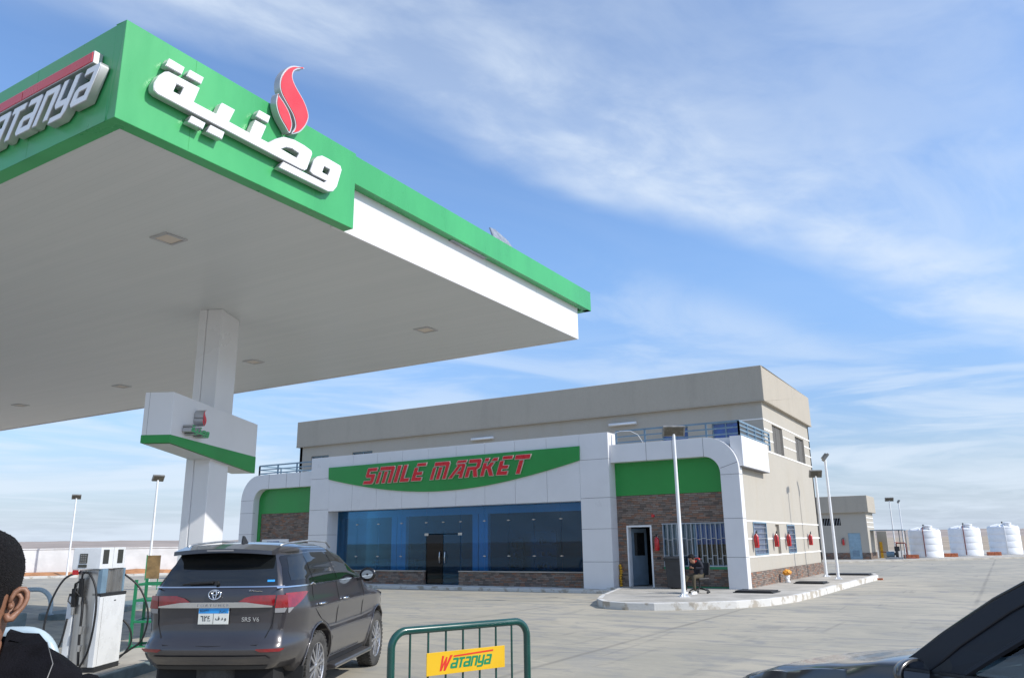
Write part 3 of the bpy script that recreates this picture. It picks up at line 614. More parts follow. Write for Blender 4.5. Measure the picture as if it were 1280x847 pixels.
# lettering: sliced slanted capitals
T = .21
def G(ch):
    if ch == 'S': return .80, [[(.06, .98), (.80, .98), (.80, .78), (.28, .78), (.26, .60), (.72, .60), (.78, .52), (.78, .10), (.68, 0), (0, 0), (0, .20), (.52, .20), (.52, .40), (.14, .40), (.04, .50), (.04, .90)]]
    if ch == 'M': return 1.18, [[(.05, 1), (1.10, 1), (1.18, .9), (1.18, 0), (.94, 0), (.94, .78), (.05, .78)], [(.0, 0), (.22, 0), (.22, .70), (.0, .70)], [(.46, 0), (.70, 0), (.70, .70), (.46, .70)]]
    if ch == 'I': return .26, [[(0, 0), (.26, 0), (.26, 1), (0, 1)]]
    if ch == 'L': return .66, [[(0, 0), (.66, 0), (.66, .2), (.25, .2), (.25, 1), (0, 1)]]
    if ch == 'E': return .78, [[(.12, .86), (.78, .86), (.78, 1.03), (.12, 1.03)], [(0, 0), (.72, 0), (.72, .2), (.26, .2), (.26, .34), (.66, .34), (.66, .52), (.26, .52), (.26, .78), (0, .78)]]
    if ch == 'A': return 1.0, [[(.30, .80), (.94, .80), (1.0, .72), (1.0, 0), (.76, 0), (.76, .22), (.52, .22), (.62, .40), (.76, .40), (.76, .66), (.66, .66), (.24, 0), (0, 0), (.44, .70)], [(.30, .86), (1.0, .86), (1.0, 1.0), (.36, 1.0)]]
    if ch == 'R': return .88, [[(.05, .80), (.62, .80), (.62, .58), (.24, .58), (.24, 0), (0, 0), (0, .74)], [(.05, .86), (.80, .86), (.88, .78), (.88, .48), (.76, .40), (.88, 0), (.62, 0), (.50, .38), (.30, .38), (.30, .50), (.68, .50), (.68, 1.0), (.05, 1.0)]] if False else [[(0, 0), (.24, 0), (.24, .40), (.44, .40), (.62, 0), (.90, 0), (.70, .42), (.86, .50), (.88, .58), (.88, .90), (.78, 1), (0, 1), (0, .80), (.62, .80), (.62, .58), (0, .58)]]
    if ch == 'K': return .92, [[(0, 0), (.24, 0), (.24, .40), (.36, .40), (.64, 0), (.92, 0), (.60, .46), (.74, .74), (.48, .74), (.36, .56), (.24, .56), (.24, .74), (0, .74)], [(.04, .82), (.30, .82), (.30, 1), (.04, 1)], [(.50, .82), (.92, .82), (.92, .98), (.62, .98)]]
    if ch == 'T': return .92, [[(0, .80), (.98, .80), (.98, 1.03), (0, 1.03)], [(.34, 0), (.60, 0), (.60, .73), (.34, .73)]]
def grow(poly, d):
    ar = sum(poly[i-1][0]*poly[i][1]-poly[i][0]*poly[i-1][1] for i in range(len(poly))); sg = 1 if ar > 0 else -1
    out = []; k = len(poly)
    for i in range(k):
        a, p, c = Vector(poly[i-1]), Vector(poly[i]), Vector(poly[(i+1) % k]); e1, e2 = (p-a).normalized(), (c-p).normalized()
        n1, n2 = Vector((e1.y, -e1.x))*sg, Vector((e2.y, -e2.x))*sg; nn = n1+n2; L2 = nn.length
        if L2 < .3: nn = n1
        else: nn = nn/L2/max(.45, L2/2)
        out.append(tuple(p+nn*d))
    return out
H = .70; SH = .36
def word(w, x0, x1, gap=.21):
    ws = [G(c)[0] for c in w]; tot = sum(ws)+gap*(len(w)-1); k = (x1-x0-SH*H)/tot; x = x0
    for c, wd in zip(w, ws):
        z0 = 4.34+(x+17)*.004
        f = lambda p: (x+p[0]*k+SH*p[1]*H, z0+p[1]*H)
        for nm, m, d, y, dp in (('sign_letter', 'red_edge', .015, 26.338, .06), ('letter_face', 'red_a', 0, 26.279, .006)):
            me = shape2d([grow([f(p) for p in pg], d) for pg in G(c)[1]], dp)
            o = place(me, nm, m, B if nm == 'sign_letter' else last, (0, y, 0), (1, 0, 0), (0, 0, 1)); last = o
        x += (wd+gap)*k
word('SMILE', -23.80, -20.30); word('MARKET', -20.12, -15.28)
# ---- glazing
GY = 27.05
PIERS = ((-26.9, .76), (-23.13, .28), (-22.80, .48), (-18.8, .27), (-18.48, .44), (-12.9, .1))
Bx('glass_sill_wall', 'brick', B, OX0, -20.86, 26.92, 27.05, .12, .64, world=True); Bx('glass_sill_wall', 'brick', B, -19.08, OX1, 26.92, 27.05, .12, .64, world=True)
b = MB(); b.box(OX0, -20.86, 26.88, 27.08, .64, .68); b.box(-19.08, OX1, 26.88, 27.08, .64, .68); b.build('sill_cap', 'walk', B, .004, world=True)
xs = [OX0, -24.75, -23.5, -22.2, -20.85]; xr_ = [-19.08, -17.9, -16.75, -15.6, -14.4, OX1]
gb = MB()
for a_, c_ in list(zip(xs[:-1], xs[1:]))+list(zip(xr_[:-1], xr_[1:])): gb.box(a_+.006, c_-.006, GY, GY+.012, .685, OT-.01)
gb.box(-20.85+.006, -19.97, GY, GY+.012, 2.16, OT-.01); gb.box(-19.96, -19.08-.006, GY, GY+.012, 2.16, OT-.01)
glz = gb.build('shop_glazing', 'glass_shop', B, world=True)
b = MB()
for x in xs[1:]+xr_[:-1]+[-19.96]:
    for z in (1.25, 2.62):
        if z < 2 and -20.9 < x < -19: continue
        b.cyl((x, GY-.03, z), (x, GY+.05, z), .028, n=10); b.bar((x-.07, GY-.012, z), (x+.07, GY-.012, z), .022)
b.build('glass_fitting', 'ss', glz, world=True)
for i, (xa, xb, m) in enumerate(((-20.83, -19.98, 'glass_door'), (-19.95, -19.10, 'glass_shop'))):
    d = Bx('glass_door', m, B, xa, xb, GY, GY+.012, .14, 2.12, world=True)
    b = MB(); hx = xb-.12 if i == 0 else xa+.12
    b.tube([(hx, GY-.01, .95), (hx, GY-.07, 1.0), (hx, GY-.09, 1.2), (hx, GY-.07, 1.4), (hx, GY-.01, 1.45)], .016, 8); b.build('handle', 'chrome', d, smooth=True, world=True)
    hx2 = xa if i == 0 else xb
    b = MB(); b.box(hx2-.1, hx2+.1, GY-.02, GY+.03, 2.08, 2.18); b.build('patch_fitting', 'ss', d, world=True)
# shop interior: painted frame piers behind the glass, floor, shelves and coolers
b = MB()
for x, w in PIERS: b.box(x, x+w, 27.5, 27.7, .12, 2.92)
b.box(OX0-.9, OX1+.5, 27.5, 27.7, 2.92, 3.4)
b.build('inner_pier', 'acid', B, world=True)
b = MB(); b.box(-26.9, -12.2, 27.15, 30.97, .08, .125); b.build('shop_floor', 'floor_in', B, world=True)
b = MB(); b.box(-26.9, -12.2, 27.72, 30.97, 3.3, 3.34); b.box(-26.9, -12.2, 30.9, 30.97, .13, 3.3); b.build('shop_inner_wall', 'shelf', B, world=True)
Bx('added_dark_panel', 'shelf', B, -26.94, -26.91, 27.72, 30.9, .13, 3.3, world=True)  # dark panel added over the bright partition to dull it behind the glass
for x0_, x1_, y0_, h_ in ((-25.2, -23.2, 29.6, 1.9), (-16.9, -15.7, 28.6, 2.2), (-15.4, -14.2, 30.2, 2.0), (-18.9, -18.2, 30.1, 2.0), (-24.9, -22.8, 28.3, 1.1)):
    b = MB(); b.box(x0_, x1_, y0_+.42, y0_+.5, .13, h_)
    for k in range(5): b.box(x0_, x1_, y0_, y0_+.42, .2+k*(h_-.25)/4, .24+k*(h_-.25)/4)
    for k in range(26): w_ = .06+.05*rr_.random(); xx = x0_+.1+rr_.random()*(x1_-x0_-.3); lv = rr_.randrange(4); zz = .24+lv*(h_-.25)/4; b.box(xx, xx+w_, y0_+.03, y0_+.2, zz, zz+.12+.12*rr_.random())
    b.build('display_shelf', 'shelf', B, world=True)
# terrace railings
def rail(a, c, zs_, n_, nm='terrace_railing'):
    bb = MB(); a, c = Vector(a), Vector(c)
    for i in range(n_+1):
        p = a.lerp(c, i/n_); bb.bar((p.x, p.y, 5.05), (p.x, p.y, zs_[-1]), .06)
    for z in zs_: bb.bar((a.x, a.y, z), (c.x, c.y, z), .05, .06 if z == zs_[-1] else .045)
    return bb.build(nm, 'steel_b', B, world=True)
rail((-11.85, 26.8, 0), (-7.28, 26.8, 0), (5.29, 5.5, 5.71), 4); rail((-7.28, 26.8, 0), (-7.28, 30.95, 0), (5.27, 5.42, 5.57, 5.71), 4)
rail((-31.1, 26.8, 0), (-27.2, 26.8, 0), (5.2, 5.38, 5.58), 3); rail((-31.1, 26.8, 0), (-31.1, 30.95, 0), (5.2, 5.38, 5.58), 3)
b = MB(); b.tube([(-11.9, 26.6, 5.62), (-11.6, 26.6, 5.68), (-11.2, 26.62, 5.66), (-10.9, 26.6, 5.5), (-10.7, 26.55, 5.2)], .010, 6); b.build('loose_cable', 'white', B, smooth=True, world=True)
# lamps on the upper wall
for i, (x0_, x1_, z, lb) in enumerate(((-21.2, -19.95, 6.56, 'white fluorescent wall lamp above the red sign word MARKET'), (-13.98, -12.72, 6.62, 'white fluorescent wall lamp beside the roof terrace railing'))):
    t = thing('wall_lamp', lb, 'wall lamp', ((x0_+x1_)/2, 31, z), group='fluorescent lamps on the upper wall')
    Bx('lamp_tray', 'white', t, x0_, x1_, 30.86, 31.0, z-.06, z+.05, .01, world=True)
    b = MB(); b.cyl((x0_+.05, 30.80, z-.03), (x1_-.05, 30.80, z-.03), .03); b.build('tube', 'fl', t, smooth=True, world=True)

# fire extinguishers
def extinguisher(x, y, z, lb, ax='X', rot=0):
    t = thing('fire_extinguisher', lb, 'fire extinguisher', (x, y, z), rot, 'red fire extinguishers hung on walls')
    b = MB(); b.lathe([(0, 0), (.07, 0), (.085, .02), (.085, .36), (.07, .41), (.03, .45), (.03, .48), (0, .48)], n=20); b.build('cylinder', 'ext', t, smooth=True, auto=None)
    b = MB(); b.bar((0, -.02, .48), (0, -.02, .54), .04); b.bar((-.02, -.02, .54), (.13, -.02, .58), .025, .02); b.bar((-.02, -.02, .5), (.12, -.02, .5), .022, .018); b.build('valve_lever', 'dark', t)
    b = MB(); b.tube([(-.03, -.02, .5), (-.11, -.03, .47), (-.13, -.04, .36), (-.115, -.05, .15), (-.11, -.05, .08)], .012, 6); b.build('hose', 'black', t, smooth=True)
    b = MB(); b.bar((0, .10, .2), (0, .10, .5), .04, .012); b.build('bracket', 'steel_w', t)
    return t
extinguisher(-10.50, 26.84, 1.42, 'red fire extinguisher on the stone wall between the open door and barred window')
for y, lb in ((28.0, 'red fire extinguisher on the side wall nearest the white arch pillar'), (30.85, 'red fire extinguisher just right of the first blue grille window on the side wall'), (32.85, 'red fire extinguisher just left of the second blue grille window on the side wall'), (37.0, 'red fire extinguisher alone near the far corner of the side wall')):
    extinguisher(-7.33, y, 1.48, lb, rot=R(90))

# ================================================================== fuel canopy
Cn = thing('fuel_canopy', 'huge flat white fuel canopy with green fascia on one white column', 'canopy', (-20, 10, 0))
CX0, CX1, CY0, CY1 = -38.0, -7.62, 4.33, 15.4
b = MB(); b.box(CX0, CX1-.001, CY0, CY1-.001, 6.22, 6.28); b.build('ceiling', 'ceil', Cn, world=True)
b = MB(); b.box(CX0, CX1-.05, CY0, CY1-.05, 6.8, 6.9); b.build('roof_deck', 'galv', Cn, world=True)
b = MB(); b.box(CX1-.05, CX1, 7.6, CY1, 6.2, 6.98); b.box(CX0, CX1-.05, CY1-.05, CY1, 6.2, 6.98); b.build('white_fascia', 'panel', Cn, .004, world=True)
b = MB()
for y in (9.6, 11.6, 13.5): b.box(CX1-.01, CX1+.0012, y-.003, y+.003, 6.21, 6.97)
b.build('panel_joint', 'letter_side', Cn, world=True)
b = MB()
b.box(CX1, -7.46, 7.83, CY1+.38, 6.93, 7.38); b.box(CX0, -7.46, CY1+.22, CY1+.38, 6.93, 7.38); b.build('green_rim', 'green', Cn, .006, world=True)
b = MB(); b.box(CX1-.3, CX1-.06, 7.85, CY1+.2, 6.95, 7.3); b.build('rim_back', 'dark', Cn, world=True)
b = MB(); b.box(CX1, -7.53, 10.4, 11.5, 6.915, 6.93); b.build('loose_trim', 'galv', Cn, world=True)
b = MB(); gx0, gx1, gy0, gy1 = CX1, -7.44, 4.15, 7.82
b.box(gx0, gx1, gy0, gy1, 6.2, 7.40); b.box(CX0, gx0, gy0, CY0, 6.2, 7.40); b.build('green_fascia', 'green', Cn, .008, world=True)
b = MB()
for y in (5.05,): b.box(gx1-.01, gx1+.0008, y-.0025, y+.0025, 6.22, 7.39)
for x in (-9.2, -11.2, -13.2): b.box(x-.0025, x+.0025, gy0-.0008, gy0+.01, 6.22, 7.39)
b.build('panel_seam', 'green_pl', Cn, world=True)
b = MB(); b.prism([(0, 0), (.62, .02), (.50, .22), (.18, .33), (.02, .30)], lambda u, v: (-7.55-v*.4, 11.8+u*1.25, 7.38+v), lambda u, v: (-7.58-v*.4, 11.8+u*1.25, 7.38+v)); b.build('loose_roof_sheet', 'galv', Cn, world=True)
# arabic lettering and flame on the right face (coordinates are metres: y, z)
AR = {'body': [(4.47, 6.69), (4.47, 6.74), (4.52, 6.86), (4.58, 6.94), (4.63, 6.97), (5.04, 6.98), (4.98, 6.765), (5.29, 6.765), (5.34, 6.92), (5.36, 6.95), (5.55, 6.95), (5.48, 6.755), (5.79, 6.75), (5.86, 6.965), (6.04, 6.965), (5.97, 6.755), (6.09, 6.755), (6.20, 6.86), (6.33, 6.95), (6.51, 6.99), (6.69, 6.99), (6.82, 6.97), (6.84, 6.93), (6.76, 6.67), (6.72, 6.63), (6.64, 6.62), (6.18, 6.62), (4.95, 6.625), (4.53, 6.63), (4.48, 6.65)],
 'h1': [(4.74, 6.87), (4.83, 6.87), (4.80, 6.76), (4.71, 6.76)], 'h2': [(6.30, 6.76), (6.38, 6.82), (6.48, 6.845), (6.60, 6.83), (6.57, 6.75)],
 'waw': [(6.81, 6.66), (6.87, 6.85), (6.93, 6.93), (7.02, 6.985), (7.14, 6.99), (7.38, 6.985), (7.41, 6.93), (7.33, 6.64), (7.26, 6.54), (7.16, 6.5), (6.28, 6.49), (6.35, 6.6), (7.08, 6.605), (7.12, 6.64), (6.87, 6.635)], 'h3': [(7.07, 6.84), (7.18, 6.84), (7.15, 6.74), (7.04, 6.74)]}
DOTS = [[(4.58, 7.02), (4.62, 7.135), (4.82, 7.13), (4.79, 7.02)], [(4.85, 7.035), (4.89, 7.14), (5.08, 7.14), (5.05, 7.035)], [(5.86, 7.015), (5.91, 7.13), (6.09, 7.13), (6.06, 7.015)], [(4.93, 6.485), (4.97, 6.585), (5.16, 6.58), (5.13, 6.485)], [(5.18, 6.48), (5.23, 6.59), (5.43, 6.59), (5.4, 6.48)]]
F1 = [(6.60, 8.11), (6.42, 8.05), (6.3, 7.95), (6.21, 7.79), (6.19, 7.64), (6.23, 7.53), (6.33, 7.43), (6.44, 7.33), (6.49, 7.23), (6.49, 7.15), (6.44, 7.04), (6.57, 7.12), (6.67, 7.26), (6.72, 7.41), (6.69, 7.52), (6.61, 7.63), (6.47, 7.75), (6.4, 7.85), (6.41, 7.95), (6.48, 8.03)]
F2 = [(6.17, 7.5), (6.15, 7.37), (6.18, 7.26), (6.24, 7.17), (6.33, 7.09), (6.40, 7.03), (6.43, 7.09), (6.44, 7.19), (6.38, 7.32), (6.29, 7.41), (6.2, 7.47)]
AX = (-7.36, 0, 0)
def onX(polys, d, x, name, m, par): return place(shape2d(polys, d), name, m, par, (x, 0, 0), (0, 1, 0), (0, 0, 1))
F1s, F2s = smooth_poly(F1, 3), smooth_poly(F2, 3)
arab = onX([AR['body'], AR['h1'], AR['h2'], AR['waw'], AR['h3']]+DOTS, .09, -7.41, 'arabic_lettering', 'letter_side', Cn)
onX([grow(AR[k], -.008 if k[0] != 'h' else .008) for k in AR]+[grow(d, -.008) for d in DOTS], .006, -7.319, 'letter_face', 'letter_w', arab)
fl = onX([F1s], .11, -7.41, 'flame_emblem', 'letter_side', Cn); onX([F2s], .11, -7.409, 'flame_petal', 'letter_side', fl)
onX([grow(F1s, -.018)], .006, -7.299, 'flame_face', 'red_face', fl); onX([grow(F2s, -.018)], .006, -7.298, 'flame_face', 'red_face', fl)
# latin wordmark outlines (height 1, sheared by caller)
def W_(ch):
    if ch == 'W': return 1.25, [[(0, 1.12), (.26, 1.12), (.30, .42), (.52, 1.0), (.70, 1.0), (.74, .42), (.98, 1.12), (1.30, 1.12), (.80, -.12), (.58, -.12), (.53, .46), (.34, -.12), (.12, -.12)]]
    if ch == 'a': return .86, [[(.16, .86), (.76, .86), (.86, .76), (.86, 0), (.12, 0), (0, .10), (.0, .38), (.12, .48), (.60, .48), (.60, .68), (.16, .68)], [(.26, .18), (.60, .18), (.60, .32), (.26, .32)]]
    if ch == 't': return .62, [[(0, .86), (.72, .86), (.72, .68), (.46, .68), (.46, 0), (.20, 0), (.20, .68), (0, .68)]]
    if ch == 'n': return .80, [[(0, 0), (.24, 0), (.24, .68), (.54, .68), (.54, 0), (.80, 0), (.80, .74), (.68, .86), (0, .86)]]
    if ch == 'y': return .80, [[(0, .86), (.24, .86), (.24, .36), (.54, .36), (.54, .86), (.80, .86), (.80, .0), (.68, -.14), (.02, -.14), (.02, .02), (.54, .02), (.54, .18), (.12, .18), (0, .30)]]
def wordmark(x1, z0, h, sh, adv, kx, first=True, gap=.10):
    """polygons right-aligned so that the last letter ends at x1"""
    ws = [W_(c)[0] for c in 'Watanya']; tot = sum(ws)+gap*6; x = x1-sh*h*.86-tot*kx*h; out = []
    for c, wd in zip('Watanya', ws):
        out.append((c, [[(x+p[0]*kx*h+sh*p[1]*h, z0+p[1]*h) for p in pg] for pg in W_(c)[1]])); x += (wd+gap)*kx*h
    return out
wm_ = wordmark(-7.60, 6.47, .47, .55, 0, .88)
face = lambda polys, d, y, nm, m, par: place(shape2d(polys, d), nm, m, par, (0, y, 0), (1, 0, 0), (0, 0, 1))
lat = face([p for c, ps in wm_ for p in ps], .09, 4.13, 'latin_lettering', 'letter_side', Cn)
face([grow(p, -.007 if k == 0 else .007) for c, ps in wm_ if c != 'W' for k, p in enumerate(ps)], .006, 4.039, 'letter_face', 'letter_w', lat)
face([grow(ps[0], -.007) for c, ps in wm_ if c == 'W'], .006, 4.039, 'letter_face', 'red_face', lat)
b = MB(); b.box(-11.6, -7.80, 4.04, 4.14, 6.93, 7.08); bar_ = b.build('red_bar_box', 'letter_side', Cn, .004, world=True)
b = MB(); b.box(-9.245, -7.82, 4.032, 4.041, 6.945, 7.065); b.box(-11.58, -9.26, 4.032, 4.041, 6.945, 7.065); b.build('bar_face', 'red_face', bar_, world=True)
# ceiling lights
for i, (x, y) in enumerate([(x, y) for y in (6.62, 12.85) for x in (-10.0, -15.4, -20.9, -26.3)]):
    rowtxt = 'nearer' if y < 10 else 'farther'
    col_ = ('closest to the green lettered corner', 'second from the right', 'third from the right', 'fourth from the right')[i % 4] if y < 10 else ('closest to the white fascia', 'just right of the column', 'just left of the column', 'farthest left')[i % 4]
    t = thing('ceiling_light', 'square recessed canopy light in the %s row, %s' % (rowtxt, col_), 'ceiling light', (x, y, 6.22), group='lights recessed in the canopy ceiling')
    b = MB()
    for q in ((-.19, .19, -.19, -.145), (-.19, .19, .145, .19), (-.19, -.145, -.145, .145), (.145, .19, -.145, .145)): b.box(*q, -.02, .02)
    b.build('frame', 'letter_side', t, .004)
    b = MB(); b.box(-.145, .145, -.145, .145, -.008, .01); b.build('diffuser', 'red_edge', t)
# column in the pump island's own direction
TH = R(28.5); ICX, ICY = -12.72, 9.71
IM = Matrix.Translation((ICX, ICY, 0)) @ Matrix.Rotation(TH, 4, 'Z')        # island frame: x right, y along
b = MB()
for q in ((-.225, -.075, -.42, .42), (-.06, .225, -.42, .42)): b.box(*q, .15, 6.22)
b.box(-.2, .2, -.40, .40, .15, 6.22)
b.build('column', 'panel', Cn, .012, world=True, tf=IM)
# ================================================================== pump island
def I(x, y, z=0): return IM @ Vector((x, y, z))
b = MB(); out = [(.5, -5.1+.0)] ; poly = [(x, y) for x, y in arc(0, -4.95, .55, 180, 360, 12)]+[(x, y) for x, y in arc(0, 5.2, .55, 0, 180, 12)]
b.prism(poly, lambda x, y: I(x, y, .15), lambda x, y: I(x, y, -.03)); structure(b.build('pump_island_kerb', 'kerbblue', bevel=.02))
b = MB(); pin = [(x*.86, y-(.06 if y > 0 else -.06)) for x, y in poly]; b.prism(pin, lambda x, y: I(x, y, .153), lambda x, y: I(x, y, .12)); structure(b.build('pump_island', 'walk'))
# sign box round the column
t = thing('column_sign_box', 'white sign box with green wedge band wrapped round the canopy column', 'sign box', I(0, -.35, 3.2), TH)
b = MB(); b.box(-.155, .33, -1.87, 1.87, .30, 1.05); b.build('white_casing', 'panel', t, .006)
b = MB(); b.box(-.075, -.071, -1.871, -1.86, .33, 1.051); b.build('casing_joint', 'panelb', t)
b = MB(); b.prism([(-1.875, .215), (1.875, .03), (1.875, .37), (-1.875, .345)], lambda y, z: (-.16, y, z), lambda y, z: (.335, y, z)); b.build('green_band', 'green_pl', t, .004)
b = MB(); b.prism([(-1.80, .205), (1.80, .045)], lambda y, z: (-.2, y, z-.004), lambda y, z: (.3, y, z-.004)) if False else b.grid([[(-.13, -1.8, .206), (.30, -1.8, .206)], [(-.13, 1.8, .028), (.30, 1.8, .028)]]); b.build('soffit', 'ceil', t)
tfl = Matrix.Translation((.335, 0, 0))
def boxsign(polys, d, xo, nm, m, par, sc, oy, oz):
    me = shape2d([[((p[0]-5.95)*sc, (p[1]-6.75)*sc) for p in pg] for pg in polys], d); return place(me, nm, m, par, (xo, oy, oz), (0, 1, 0), (0, 0, 1), world=False)
ar2 = boxsign([AR['body'], AR['h1'], AR['h2'], AR['waw'], AR['h3']]+DOTS, .16, .335, 'raised_lettering', 'letter_side', t, .24, -1.14, .47)
boxsign([grow(AR[k], -.01 if k[0] != 'h' else .01) for k in AR]+[grow(d, -.01) for d in DOTS], .004, .496, 'letter_face', 'green', ar2, .24, -1.14, .47)
fl2 = boxsign([F1s], .16, .335, 'flame_emblem', 'letter_side', t, .27, -1.16, .52); boxsign([F2s], .16, .336, 'flame_petal', 'letter_side', fl2, .27, -1.16, .52)
boxsign([grow(F1s, -.02), grow(F2s, -.02)], .004, .4965, 'flame_face', 'red_face', fl2, .27, -1.16, .52)
# fuel dispenser
t = thing('fuel_dispenser', 'white and stainless fuel dispenser with black hoses on the pump island', 'fuel dispenser', I(.06, -3.34, .15), TH)
b = MB(); b.box(-.20, .24, -.30, .32, .0, .07); b.build('plinth', 'dark', t)
b = MB(); b.box(.16, .24, -.33, .32, .07, .98); b.box(-.22, -.13, -.33, .32, .07, .98); b.box(-.13, .16, .22, .32, .07, .98); b.build('cabinet', 'disp', t, .006)
b = MB(); b.box(-.125, .155, -.30, .21, .07, 1.33); b.build('hose_panel', 'ss', t, .004)
b = MB(); b.box(.10, .235, -.30, .30, .985, 1.02); b.box(-.225, -.10, -.31, .33, .985, 1.02); b.box(.235, .245, -.335, .325, .975, 1.02); b.build('cabinet_cap', 'dark', t, .004)
b = MB(); b.box(.04, .20, .02, .26, 1.02, 1.33); b.build('neck', 'ss', t); Bx('neck_post', 'steel_b', t, .04, .21, .26, .30, 1.02, 1.34); Bx('neck_post', 'steel_b', t, .155, .21, -.30, -.16, 1.02, 1.34)
b = MB(); b.box(-.20, .20, -.36, .27, 1.34, 1.63); b.build('head', 'disp', t, .008)
hd = bpy.context
b = MB(); b.box(-.10, .01, -.366, -.355, 1.42, 1.55); b.build('keypad', 'lcd', t)
b = MB()
for i in range(3):
    for j in range(4): b.box(-.088+i*.03, -.066+i*.03, -.3695, -.366, 1.428+j*.03, 1.448+j*.03)
b.build('keypad_key', 'floodh', t)
b = MB(); b.box(-.11, .01, -.366, -.355, 1.365, 1.405); b.build('price_screen', 'lcd', t)
b = MB(); b.box(.195, .206, -.31, -.17, 1.41, 1.60); b.build('display', 'lcd', t, .002)
b = MB(); b.box(.195, .206, .06, .2, 1.41, 1.60); b.build('display', 'lcd', t, .002)
b = MB(); b.box(.19, .2015, -.05, -.047, 1.34, 1.63); b.build('head_seam', 'panelb', t)
b = MB(); b.box(.235, .2415, .02, .07, .90, .915); b.build('maker_plate', 'dark', t)
b = MB(); b.box(.235, .2412, -.255, -.25, .09, .96); b.build('cabinet_seam', 'floodh', t)
b = MB(); b.box(-.19, -.11, -.352, -.34, 1.27, 1.335); b.build('red_tag', 'ext', t)
def hose(pts, r=.014, nm='hose'):
    P = [Vector(p) for p in pts]; out = []
    for i in range(len(P)-1):
        a, c, d, e = P[max(i-1, 0)], P[i], P[i+1], P[min(i+2, len(P)-1)]
        for k in range(6):
            q = k/6; out.append(.5*((2*c)+(-a+d)*q+(2*a-5*c+4*d-e)*q*q+(-a+3*c-3*d+e)*q**3))
    out.append(P[-1]); b = MB(); b.tube(out, r, 8); return b.build(nm, 'black', t, smooth=True)
hose([(-.10, -.32, 1.30), (-.28, -.36, 1.22), (-.40, -.40, .95), (-.45, -.42, .62), (-.41, -.42, .38), (-.32, -.40, .26), (-.22, -.38, .38), (-.17, -.37, .7)])
hose([(-.05, -.33, 1.30), (.10, -.40, 1.27), (.22, -.42, 1.05), (.25, -.43, .7), (.20, -.42, .3), (.08, -.40, .06)])
hose([(.20, .30, 1.25), (.42, .36, 1.05), (.55, .42, .7), (.50, .42, .35), (.34, .38, .2), (.22, .34, .12)])
hose([(.24, .32, .62), (.33, .36, .5), (.36, .38, .32), (.30, .36, .18), (.22, .34, .1)])
hose([(-.02, -.33, 1.0), (.02, -.36, .8), (.03, -.37, .45), (.05, -.36, .1)], .017)
def nozzle(x, y, z):
    bb = MB(); bb.bar((x, y, z), (x, y-.02, z+.24), .045, .05); bb.tube([(x, y-.02, z+.24), (x+.02, y-.05, z+.30), (x+.07, y-.05, z+.33)], .014, 8); bb.tube([(x, y-.03, z+.02), (x-.05, y-.06, z+.08), (x-.04, y-.05, z+.17)], .008, 6)
    nz_ = bb.build('nozzle', 'black', t, smooth=False); b2 = MB(); b2.cyl((x, y, z-.10), (x, y, z), .022); b2.build('swivel', 'ss', nz_)
nozzle(-.12, -.345, .85); nozzle(-.03, -.35, .98) 
b = MB(); b.cyl((.03, -.37, .50), (.04, -.37, .60), .028); b.cyl((.04, -.37, .28), (.045, -.37, .36), .028); b.build('breakaway_coupling', 'ss', t, smooth=True, auto=40)

# steel hoops and far island
def hoop(cx, cy, w, h, r, ang, label, z0=.15):
    tt = thing('guard_hoop', label, 'guard hoop', (cx, cy, z0), ang, 'steel guard hoops at the ends of the pump islands')
    ro = min(w/2, h)*.8; pts = [(-w/2, 0, 0)]+[(-w/2, 0, (h-ro)*i/4) for i in (1, 2, 3)]
    pts += [(-w/2+ro-ro*math.cos(R(a)), 0, h-ro+ro*math.sin(R(a))) for a in range(0, 91, 9)]+[(w/2-ro+ro*math.sin(R(a)), 0, h-ro+ro*math.cos(R(a))) for a in range(0, 91, 9)]
    pts += [(w/2, 0, (h-ro)*i/4) for i in (3, 2, 1)]+[(w/2, 0, 0)]
    bb = MB(); bb.tube(pts, r, 14); bb.build('bent_tube', 'hoop', tt, smooth=True)
    for s in (-1, 1):
        bb = MB(); bb.cyl((s*w/2, 0, 0), (s*w/2, 0, .015), r*1.7); bb.build('base_flange', 'steel_b', tt)
p = I(-.02, -5.05, 0); hoop(p.x+.13, p.y+.08, .94, .66, .070, TH, 'pale blue steel hoop in front of the dispenser, nearest the man in black')
hoop(-21.25, 11.35, 1.0, .62, .055, TH, 'distant pale blue steel hoop seen just right of the man\'s ear', .15)
b = MB(); IM2 = Matrix.Translation((-24.0, 17.2, 0)) @ Matrix.Rotation(TH, 4, 'Z')
poly2 = [(x, y) for x, y in arc(0, -5.6, .6, 180, 360, 12)]+[(x, y) for x, y in arc(0, 4.2, .6, 0, 180, 12)]
b.prism(poly2, lambda x, y: IM2 @ Vector((x, y, .15)), lambda x, y: IM2 @ Vector((x, y, -.03))); structure(b.build('far_pump_island', 'kerbblue', bevel=.02))
tag(Bx('painted_block', 'kerbblue', None, -21.1, -19.5, 9.9, 10.35, 0, .34, .03), 'low blue grey painted concrete block beyond the man', 'concrete block')

# green service rack on the island beyond the dispenser
t = thing('service_rack', 'open green steel rack between the dispenser and the grey vehicle', 'rack', (-12.74, 8.50, .0), R(40))
for x, y in ((0, 0), (0, .6), (.5, 0), (.5, .6)):
    b = MB(); b.bar((x, y, 0), (x, y, 1.24), .045); b.build('post', 'rackgreen', t)
for z in (.16, .56, .90, 1.16):
    b = MB()
    for y in (0, .6): b.bar((0, y, z), (.5, y, z), .035)
    for x in (0, .5): b.bar((x, 0, z), (x, .6, z), .03)
    if z in (.56, .90): b.box(.01, .49, .01, .59, z-.005, z+.005)
    b.build('shelf_frame', 'rackgreen', t)
